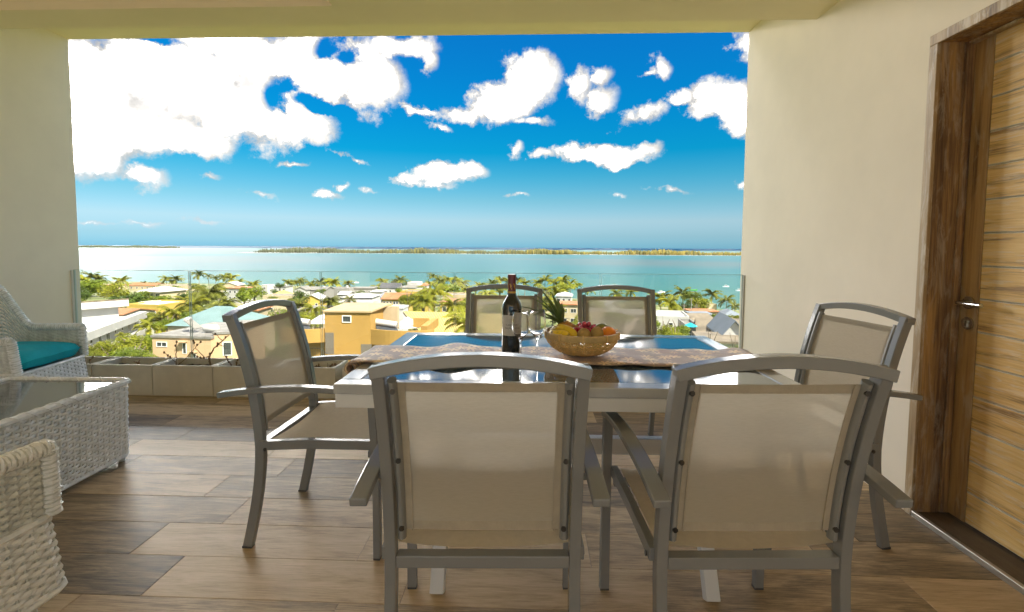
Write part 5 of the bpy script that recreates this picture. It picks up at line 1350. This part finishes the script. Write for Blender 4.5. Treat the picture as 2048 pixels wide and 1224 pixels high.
MB().bx(ln * .12, ln * .30, 3, 7, zt + .081, zt + 2.2).build('roof_room', WC['white'], ap)
window(ap, ln * .2, zt + 1.2, .9, 1.2, y=2.99)
# ---- peach house with flat roof and solar heater
hp = H_('peach coloured house with flat grey roof and solar water heater', 297, 428, 676, 52, 9.5, 'slab', 'peach', 'grey', -4, (), ov=.12)
wl = [o for o in hp.children if o.name.startswith('wall')][0]; zt = max(v.co.z for v in wl.data.vertices); hw = max(v.co.x for v in wl.data.vertices)
window(hp, -hw + 1.1, zt - .75, 1.25, .55); window(hp, .35, zt - 1.1, .45, 1.2, frame=False); window(hp, 1.5, zt - 2.2, .4, 1.1)
for (x, z_) in ((.3, zt - .40), (1.45, zt - 1.5)): MB().bx(x - .4, x + .4, -.55, -.001, z_, z_ + .12).build('awning', WC['peach'], hp)
tk = MB().tube([(.9, 2.2, zt + .75), (1.1, 2.2, zt + .75), (2.5, 2.2, zt + .75), (2.7, 2.2, zt + .75)], [.25, .42, .42, .25], 14).build('water_tank', WC['white'], hp, smooth=True)
MB().bx(1.1, 1.3, 2.0, 2.4, zt + .242, zt + .5).bx(2.2, 2.4, 2.0, 2.4, zt + .242, zt + .5).build('tank_cradle', WC['white'], tk)
MB().sweep([(-1.1, 2.4, zt + 1.6), (.3, 2.2, zt + .7)], 1.2, .08, (0, 1, 0)).build('solar_panel', RC['grey'], hp)
MB().tube([(-.55, 2.4, zt + .2), (-.55, 2.4, zt + 1.3)], .04, 6).build('panel_stand', WC['grey'], hp)
MB().tube([(-1.15, 2.0, zt + 1.68), (-1.15, 2.9, zt + 1.68)], .2, 10).build('panel_tank', WC['white'], hp, smooth=True)
t2 = H_('peach wing of the solar heater house with a white shutter', 429, 480, 668, 52.5, 9, 'slab', 'peach', 'grey', 14, ((1, 1.6, .9, 1.5),), ov=.08)
# ---- teal hipped roof behind
H_('house under a large teal metal hipped roof', 325, 478, 652, 68, 9, 'hip', 'cream', 'teal', -6, (), 2.3, ov=.3)
# ---- ochre house with tower, curved balconies and stair
YO = 42.0; s_ = YO / F
oc = thing('ochre_house', 'ochre house with tower, curved balconies, outside stair and solar water heaters', 'house', (at(695, 700, YO).x, YO, -13.0))
def ol(px, py): p = at(px, py, YO); return p.x - oc.location.x, p.z + 13.0
xa, zt = ol(649, 624); xb, _ = ol(741, 624)
MB().bx(xa, xb, 0, 4.2, 0, zt).build('tower_wall', WC['ochre'], oc)
rfm = MB(); xra = xa - .1; xrb = xb + .1
rfm.add([(xra, -.15, zt), (xrb, -.15, zt), (xrb + .4, 4.6, zt + .15), (xra + .2, 4.6, zt + .15), (xra, -.15, zt + .14), (xrb, -.15, zt + .14), (xrb + .4, 4.6, zt + .30), (xra + .2, 4.6, zt + .30)], [(0, 3, 2, 1), (4, 5, 6, 7), (0, 1, 5, 4), (1, 2, 6, 5), (2, 3, 7, 6), (3, 0, 4, 7)])
rfm.build('tower_roof', WC['tan'], oc)
MB().bx(xb + .01, xb + 1.35, 3.6, 4.2, zt - 2.0, zt + .1).build('rear_pier', WC['sand'], oc)
wx, wz = ol(693.5, 638); window(oc, wx, wz, .80, .62)
# curved parapets: right and left wings
def curved(pxs, ztop_px, zbot_px, bulge, nm, flip=1):
    P = []; n_ = 12
    outer = []; inner = []
    for k in range(n_ + 1):
        t_ = k / n_; px = lerp(pxs[0], pxs[1], t_); x, _ = ol(px, 660)
        y = -bulge * math.sin(t_ * math.pi * .5 if flip > 0 else (1 - t_) * math.pi * .5) if False else -bulge * math.sin(t_ * math.pi)
        outer.append((x, y)); inner.append((x, y + .22))
    z1 = ol(700, ztop_px)[1]; z0_ = ol(700, zbot_px)[1]
    return MB().prism(outer + inner[::-1], z0_, z1).build(nm, WC['ochre'], oc), z0_, z1, outer
cr_, z0r, z1r, outr = curved((742, 868), 658, 688, .75, 'balcony_parapet')
cl_, z0l, z1l, outl = curved((560, 648), 658, 685, .6, 'balcony_parapet')
for (ou, z0_) in ((outr, z0r), (outl, z0l)):
    poly = [(x, y + .22) for x, y in ou] + [(ou[-1][0], 5.0), (ou[0][0], 5.0)]
    MB().prism(poly, z0_ + .02, z0_ + .2).build('balcony_floor', WC['tan'], oc)
# recessed lower walls and their openings
x0_, _ = ol(742, 0); x1_, _ = ol(868, 0)
MB().bx(x0_ + .005, x1_, .55, 5.2, 0, z0r + .018).build('lower_wall', WC['ochre'], oc)
x0l, _ = ol(560, 0); x1l, _ = ol(648, 0)
MB().bx(x0l, x1l - .005, .6, 5.2, 0, z0l + .018).build('lower_wall', WC['ochre'], oc)
dx, dz = ol(733, 708)
M['door_and_recess_grey'] = mat('weathered_door_recess_shade', (.14, .12, .09), .8, .2, 6, stretch=(8, 1, .5))  # door colour, reused as painted shade in the tower recess
MB().bx(dx - .46, dx + .46, -.03, .02, dz - 1.4, z0r + .0).build('door', M['door_and_recess_grey'], oc)
# tall recess left of the tower, its shade painted as a flat dark sheet
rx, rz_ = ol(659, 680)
MB().bx(rx - .36, rx + .38, -.025, .01, rz_ - 1.2, ol(0, 657)[1]).build('recess_shade', M['door_and_recess_grey'], oc)
# parapets of the flat roofs behind, white hipped roofs
def pt(px, py, Y): p = at(px, py, Y); return (p.x - oc.location.x, p.y - YO, p.z + 13.0)
MB().add([pt(800, 658, 43.5), pt(853, 655, 47), pt(815, 633, 50), pt(792, 648, 50)], [(0, 1, 2), (0, 2, 3)]).build('white_hip_roof', RC['white'], oc)
MB().add([pt(612, 648, 44.5), pt(650, 648, 44.5), pt(650, 628, 48), pt(640, 630, 48)], [(0, 1, 2, 3)]).build('white_hip_roof', RC['white'], oc)
MB().bx(ol(836, 0)[0], ol(850, 0)[0], .3, 5.5, z1r - .5, z1r + .28).build('end_parapet', WC['ochre'], oc)
MB().bx(ol(600, 0)[0], xa - .002, 3.8, 4.05, z1l - .4, z1l + .65).build('rear_parapet', WC['ochre'], oc)
MB().bx(ol(800, 0)[0], ol(836, 0)[0] - .002, 3.8, 4.05, z1r - .4, z1r + .45).build('rear_parapet', WC['ochre'], oc)
M['solar'] = mat('solar_collector', (.05, .055, .06), .25, .3, 3, spec=.7)
def heater(px0, py0, px1, py1, Y):
    a = Vector(pt(px0, py0, Y)); b_ = Vector(pt(px1, py1, Y - .1)); d_ = (b_ - a).normalized()
    tk = MB().tube([a, a + d_ * .03, b_ - d_ * .03, b_], [.22, .29, .29, .26], 16).build('heater_tank', WC['white'], oc, smooth=True)
    MB().tube([b_, b_ + d_ * .03], .25, 16).build('tank_end', WC['grey'], tk)
    P = [a + Vector((.1, -.1, -.25)), b_ + Vector((-.0, -.1, -.25)), b_ + Vector((.75, -.9, -.95)), a + Vector((.7, -.9, -.95))]
    MB().add([tuple(p) for p in P] + [tuple(p + Vector((0, 0, -.08))) for p in P], [(0, 1, 2, 3), (7, 6, 5, 4), (0, 4, 5, 1), (1, 5, 6, 2), (2, 6, 7, 3), (3, 7, 4, 0)]).build('solar_panel', M['solar'], oc)
heater(748, 643, 794, 650, 43.6)
heater(585, 641, 619, 645, 44.0)
# stair with railing
stx0, stz0 = ol(705, 722); stx1, stz1 = ol(652, 690)
stm = MB()
for k in range(12):
    t0, t1 = k / 12, (k + 1) / 12
    MB().bx(lerp(stx1, stx0, t0), lerp(stx1, stx0, t1) - .002, -1.5, -.6, 0, lerp(stz1, stz0, t1) - .95).build('step', WC['tan'], oc)
MB().bx(stx1 - .75, stx1 - .002, -1.5, -.6, 0, stz1 - 1.0).build('landing', WC['tan'], oc)
M['iron'] = mat('wrought_iron', (.03, .03, .03), .5)
ra = MB()
MB().tube([(stx1 - .7, -1.47, stz1 + .02), (stx1, -1.47, stz1 + .02), (stx0, -1.47, stz0 + .0)], .022, 6).build('handrail', M['iron'], oc)
for k in range(16):
    t_ = k / 15; x = lerp(stx1 - .68, stx0 - .03, t_); q = max(0, (x - stx1) / (stx0 - stx1)); zt_ = lerp(stz1 + .02, stz0, q)
    MB().tube([(x, -1.47, zt_), (x, -1.47, zt_ - .98)], .012, 4).build('baluster', M['iron'], oc)
# ---- yellow corrugated roof to the right of it
yr = thing('house', 'house under a wide pale yellow corrugated roof', 'house', (at(880, 640, 50).x, 50, -14))
def pt2(px, py, Y): p = at(px, py, Y); return Vector((p.x - yr.location.x, p.y - 50, p.z + 14))
A, B, C_, D_ = pt2(806, 622, 60), pt2(1010, 628, 60), pt2(1010, 678, 50), pt2(850, 676, 50)
rf = MB(); nn_ = 150; P = []
nrm_ = (B - A).cross(D_ - A).normalized()
if nrm_.z < 0: nrm_ = -nrm_
for k in range(nn_ + 1):
    t_ = k / nn_; of = nrm_ * (.035 * math.sin(k * math.pi / 2 + .4))
    P += [A.lerp(B, t_) + of, D_.lerp(C_, t_) + of]
rf.add(P, [(2 * k, 2 * k + 2, 2 * k + 3, 2 * k + 1) for k in range(nn_)]).build('corrugated_roof', RC['yellow'], yr)
MB().add([A - Vector((.0, 0, .04)), A - Vector((0, 0, .3)), D_ - Vector((0, 0, .3)), D_ - Vector((.0, 0, .04))], [(0, 1, 2, 3)]).build('fascia', WC['tan'], yr)
MB().bx(D_.x + .4, C_.x - .3, .6, 9.0, 0, D_.z - .6).build('wall', WC['cream'], yr)
# white wall and stained gable behind the tower
H_('white gable wall streaked with dark stains behind the ochre tower', 776, 806, 618, 70, 3, 'slab', 'white', 'white', 0, ((1, 1.4, .35, .7),), ov=.1)

# ---- palms and trees
for (x, y, Y, wpx, k) in [(165,562,330,34,'y'),(182,554,340,34,'d'),(196,560,345,36,'d'),(242,563,250,32,'y'),(288,567,350,16,'d'),(308,569,340,18,'d'),(333,560,330,28,'d'),(352,559,330,30,'d'),
    (398,549,300,28,'d'),(417,553,320,18,'d'),(431,556,320,18,'d'),(450,555,300,28,'d'),(464,556,300,30,'y'),(476,567,280,28,'y'),(507,570,260,28,'y'),(577,567,300,28,'d'),(590,566,310,22,'d'),(602,562,310,24,'d'),
    (622,568,300,26,'y'),(640,565,300,28,'d'),(655,566,300,24,'y'),(667,567,280,34,'y'),(697,568,290,24,'y'),(765,564,300,28,'y'),(754,576,260,26,'y'),(790,564,300,22,'d'),(801,560,300,28,'d'),(816,568,300,22,'d'),
    (866,554,280,26,'d'),(880,563,270,32,'d'),(895,562,280,32,'d'),(912,562,280,32,'y'),(925,568,260,34,'y'),(906,577,250,36,'y'),(930,580,250,36,'y'),(862,570,260,30,'y'),(1000,562,280,28,'y'),(984,567,280,26,'y'),
    (1016,564,280,28,'y'),(1036,561,280,26,'d'),(1050,568,270,28,'y'),(1075,566,270,28,'y'),(1090,560,270,32,'d'),(1107,566,260,28,'y'),(1126,563,255,36,'y'),(1141,568,255,28,'y'),(1155,572,255,22,'y'),(1092,582,240,42,'y'),
    (1112,588,200,44,'y'),(1236,576,250,24,'d'),(1233,588,240,32,'d'),(1262,585,235,26,'y'),(1322,596,170,50,'y'),(1340,607,160,46,'y'),(1366,586,220,40,'d'),(1424,590,205,38,'d'),(1453,601,190,34,'d'),(1470,613,190,28,'d'),
    (960,575,260,34,'y'),(975,590,220,40,'y'),(1180,580,245,26,'y')]:
    palm(x, y, Y, wpx, k)
for (x, y, Y, wpx, k) in [(417,588,110,84,'d'),(385,612,100,78,'y'),(448,612,105,70,'d'),(352,632,85,74,'y'),(322,640,84,60,'d'),(428,632,82,70,'d'),(300,655,78,60,'y'),(598,612,105,56,'d'),(626,622,95,54,'y'),(662,604,100,46,'d'),
    (868,590,98,78,'y'),(848,604,92,60,'y'),(905,612,90,60,'y'),(700,600,112,30,'d'),(470,640,80,50,'y'),(1088,606,120,50,'y'),(1105,622,100,60,'y'),(520,612,112,40,'y'),(640,640,80,46,'d')]:
    palm(x, y, Y, wpx, k)
palm(930, 648, 47, 100, 'y', 'palm with arching fronds in front of the yellow corrugated roof')
palm(245, 672, 62, 26, 'y', 'slim palm standing before the white apartment block')
for (x, y, Y, wpx, hpx, k) in [(178,578,230,90,46,'m'),(225,586,200,64,44,'y'),(160,590,190,60,40,'d'),(262,604,140,84,46,'d'),(345,586,200,64,36,'m'),(290,606,150,60,30,'m'),(508,588,175,66,36,'m'),(488,596,160,50,32,'m'),(799,584,170,26,18,'m'),
    (845,600,105,64,44,'y'),(815,602,108,50,30,'y'),(600,596,128,42,36,'d'),(585,606,118,40,30,'d'),(1388,600,190,52,40,'m'),(1404,612,175,44,34,'y'),(1372,614,180,34,26,'d'),(1358,668,66,62,44,'m'),(1326,668,62,60,46,'y'),(1350,680,58,70,40,'y'),
    (1446,640,125,50,26,'m'),(1472,642,120,30,26,'y'),(262,690,60,96,52,'y'),(212,700,56,70,44,'y'),(300,690,62,40,60,'m'),(180,705,54,60,40,'y'),(270,712,50,90,40,'m'),(300,640,88,40,40,'m'),(232,636,98,34,26,'m'),(335,650,72,60,34,'m'),
    (405,640,76,90,40,'m'),(455,652,72,50,36,'d'),(560,640,78,90,40,'m'),(610,640,76,60,44,'y'),(690,612,108,36,14,'m'),(930,610,110,50,40,'y'),(985,620,100,70,30,'m'),(1060,615,110,70,36,'m'),(1180,612,120,60,30,'m'),(1270,615,125,60,30,'m'),
    (1230,640,92,80,40,'m'),(1165,645,85,60,40,'y'),(1300,645,80,50,40,'m'),(960,650,78,80,50,'m'),(1050,650,78,90,50,'y'),(1425,655,80,30,14,'m'),(545,600,150,40,18,'m'),(640,584,215,30,14,'m'),(720,586,210,30,12,'d'),(560,572,255,24,14,'d'),
    (150,612,120,50,30,'m'),(395,575,280,40,16,'d'),(285,592,170,36,22,'y'),(330,600,150,50,24,'m'),(370,596,160,44,24,'d'),(440,594,165,40,24,'m'),(1000,580,240,60,22,'y'),(1130,580,230,60,26,'y'),(895,582,215,80,30,'m'),(780,600,135,20,14,'d'),
    (1420,700,48,60,30,'m'),(1470,706,46,50,34,'m')]:
    tree(x, y, Y, wpx, hpx, k)
# low shrubs between the houses
rnd = random.Random(21)
for k in range(110):
    Y = rnd.uniform(55, 260) if k % 3 else rnd.uniform(50, 110)
    px = rnd.uniform(130, 1490); X = at(px, 600, Y).x
    if Y > shore(X) * .93: continue
    gz = terr(X, Y); sz = rnd.uniform(1.7, 3.3)
    t_ = thing('shrub', 'rounded green shrub growing between the houses', 'shrub', (X, Y, gz - .1), rnd.uniform(0, 6.28), 'shrubs between the houses')
    o = bpy.data.objects.new('foliage', rnd.choice(CROWNF[rnd.choice('ymd')])); col.objects.link(o); o.parent = t_; o.location = (0, 0, sz * .6); o.scale = (sz * 1.3, sz * 1.3, sz)
    o = bpy.data.objects.new('stem', rnd.choice(TTR)); col.objects.link(o); o.parent = t_; o.location = (0, 0, sz * .6); o.scale = (sz, sz, sz * .6)

# ---- teal parasol, utility poles
pb = at(1380, 672, 70); ptp = at(1380, 645, 70); hh_ = ptp.z - pb.z
pz = terr(pb.x, 70)
ps = thing('parasol', 'teal garden parasol on a dark pole', 'parasol', (pb.x, 70, pz))
hz_ = ptp.z - pz
MB().tube([(0, 0, 0), (0, 0, hz_)], .05, 8).build('pole', M['iron'], ps)
M['parasol'] = mat('teal_parasol_cloth', (.0, .34, .42), .7, .06, 3)
P = [(0, 0, hz_)] + [(1.0 * math.cos(a * math.pi / 4), 1.0 * math.sin(a * math.pi / 4), hz_ - .5) for a in range(8)]
MB().add(P, [(0, 1 + k, 1 + (k + 1) % 8) for k in range(8)]).build('canopy', M['parasol'], ps)
for (px, py, Y) in ((1383, 596, 150), (1368, 608, 140), (858, 596, 150)):
    p = at(px, py, Y); gz = terr(p.x, Y)
    t_ = thing('utility_pole', 'grey utility pole with a crossarm above the roofs', 'pole', (p.x, Y, gz), 0, 'utility poles in the town')
    MB().tube([(0, 0, 0), (0, 0, p.z - gz)], [.14, .09], 8).build('shaft', WC['grey'], t_)
    MB().bx(-.7, .7, -.06, .06, p.z - gz - .6, p.z - gz - .5).build('crossarm', M['bark'], t_)

# ---- boats on the lagoon
def boat(lab, px, py, wpx, m_, cabin=True, rz=0.2):
    Y = (CAMH - SEA) / max(.01, -ray(px, py).z) * ray(px, py).y; p = at(px, py, Y); Lh = wpx / F * Y / 2
    t_ = thing('boat', lab, 'boat', (p.x, Y, SEA), rz, 'boats moored on the lagoon')
    hb = MB(); n_ = 10; rows_ = []
    for (zz, k) in ((-.15, .75), (.75, 1.0)):
        row = []
        for i in range(n_ + 1):
            t2_ = i / n_; x = lerp(-Lh, Lh, t2_) * (.96 if zz < 0 else 1); wd_ = .32 * Lh * k * (1 - max(0, (t2_ - .45) / .55) ** 2) 
            row.append((x, wd_, zz + (.45 * max(0, t2_ - .5) if zz > 0 else 0)))
        rows_.append(row)
    P = []
    for row in rows_: P += [(x, w_, z_) for x, w_, z_ in row] + [(x, -w_, z_) for x, w_, z_ in row]
    m2 = n_ + 1; fs = []
    for i in range(n_):
        fs += [(i, i + 1, 2 * m2 + i + 1, 2 * m2 + i), (m2 + i + 1, m2 + i, 3 * m2 + i, 3 * m2 + i + 1), (2 * m2 + i, 2 * m2 + i + 1, 3 * m2 + i + 1, 3 * m2 + i), (i + 1, i, m2 + i, m2 + i + 1)]
    fs.append((0, 2 * m2, 3 * m2, m2))
    hb.add(P, fs).build('hull', m_, t_)
    if cabin:
        MB().bx(-Lh * .35, Lh * .3, -Lh * .2, Lh * .2, .76, 1.7).build('cabin', WC['white'], t_, bevel=.05)
        MB().bx(-Lh * .30, Lh * .31, -Lh * .205, Lh * .205, 1.2, 1.5).build('cabin_window', M['window'], t_)
        MB().bx(-Lh * .45, Lh * .2, -Lh * .22, Lh * .22, 1.705, 1.78).build('cabin_roof', WC['white'], t_)
    else:
        MB().bx(-Lh * .2, -Lh * .1, -Lh * .28, Lh * .28, .78, .84).bx(Lh * .2, Lh * .3, -Lh * .26, Lh * .26, .78, .84).build('thwart', WC['cream'], t_)
M['boat_green'] = mat('green_boat_paint', (.08, .34, .03), .5, .1, 2); M['boat_white'] = mat('white_boat_paint', (.78, .78, .76), .4, .03, 2)
boat('white motor boat moored offshore of the long shed', 1452, 574, 13, M['boat_white'], True, .1)
boat('green open boat moored offshore of the cream square house', 1387, 581, 16, M['boat_green'], False, .1)
boat('white motor boat with dark stern moored near the palms', 1322, 586, 18, M['boat_white'], True, .3)
boat('white launch moored just inshore of the motor boat with dark stern', 1329, 593, 15, M['boat_white'], True, -.2)
boat('small white boat moored by the eastern wall', 1478, 582, 12, M['boat_white'], True, 0)
boat('lone small white boat off the beach in front of the grey roofed houses', 713, 566, 9, M['boat_white'], True, .2)

# ---- wooded island and islet
def island(name_, px0, px1, Yd, hmax, seed, mats, sandw, gap=None):
    rnd = random.Random(seed); x0, x1 = at(px0, 505, Yd).x, at(px1, 505, Yd).x
    m_ = MB(); n_ = int((x1 - x0) / (hmax * .035))
    for k in range(n_):
        t_ = rnd.random(); x = lerp(x0, x1, t_); yy = Yd + rnd.uniform(0, hmax * 7); edge = min(1, (t_ * 30) + .35, (1 - t_) * 30 + .35)
        h_ = hmax * rnd.uniform(.55, 1.0) * edge * (.8 + .2 * math.sin(x * .011 + 1) + .12 * math.sin(x * .043)); r_ = h_ * rnd.uniform(.16, .34)
        mi = min(2, int((t_ * 1.6 + rnd.uniform(-.35, .35)) * 1.7)) if len(mats) > 1 else 0
        sg = 6; P = [(x, yy, SEA + h_)]
        for (zz, rr) in ((.72, .75), (.38, 1.0), (.02, .7)):
            for q in range(sg):
                a = 6.283 * q / sg + rnd.uniform(-.3, .3); P.append((x + r_ * rr * rnd.uniform(.7, 1.2) * math.cos(a), yy + r_ * rr * math.sin(a), SEA + h_ * zz * rnd.uniform(.9, 1.1)))
        fs = [(0, 1 + q, 1 + (q + 1) % sg) for q in range(sg)]
        for lv in range(2):
            o_ = 1 + lv * sg
            fs += [(o_ + q, o_ + sg + q, o_ + sg + (q + 1) % sg, o_ + (q + 1) % sg) for q in range(sg)]
        m_.add(P, fs, max(0, mi))
    o = m_.build(name_, mats); tag(o, None, kind='stuff')
    n2 = 40; P = []
    for k in range(n2 + 1):
        t_ = k / n2; x = lerp(x0 - hmax, x1 + hmax, t_); wv_ = sandw * (.3 + .7 * abs(math.sin(t_ * 9 + 1)))
        P += [(x, Yd - wv_, SEA + .3), (x, Yd + hmax * 8, SEA + .9)]
    o2 = MB().add(P, [(2 * k, 2 * k + 2, 2 * k + 3, 2 * k + 1) for k in range(n2)]).build('island_beach', WC['white']); tag(o2, None, kind='structure')
M['isl_d'] = mat('casuarina_grey_green', (.075, .085, .045), .9, .3, .02); M['isl_m'] = mat('casuarina_green', (.12, .115, .035), .9, .3, .02); M['isl_y'] = mat('casuarina_golden', (.20, .165, .035), .9, .3, .02)
island('island_woods', 492, 1560, 2330, 27, 3, [M['isl_d'], M['isl_m'], M['isl_y']], 45)
island('islet_woods', 60, 338, 6200, 34, 4, [M['isl_d']], 60)
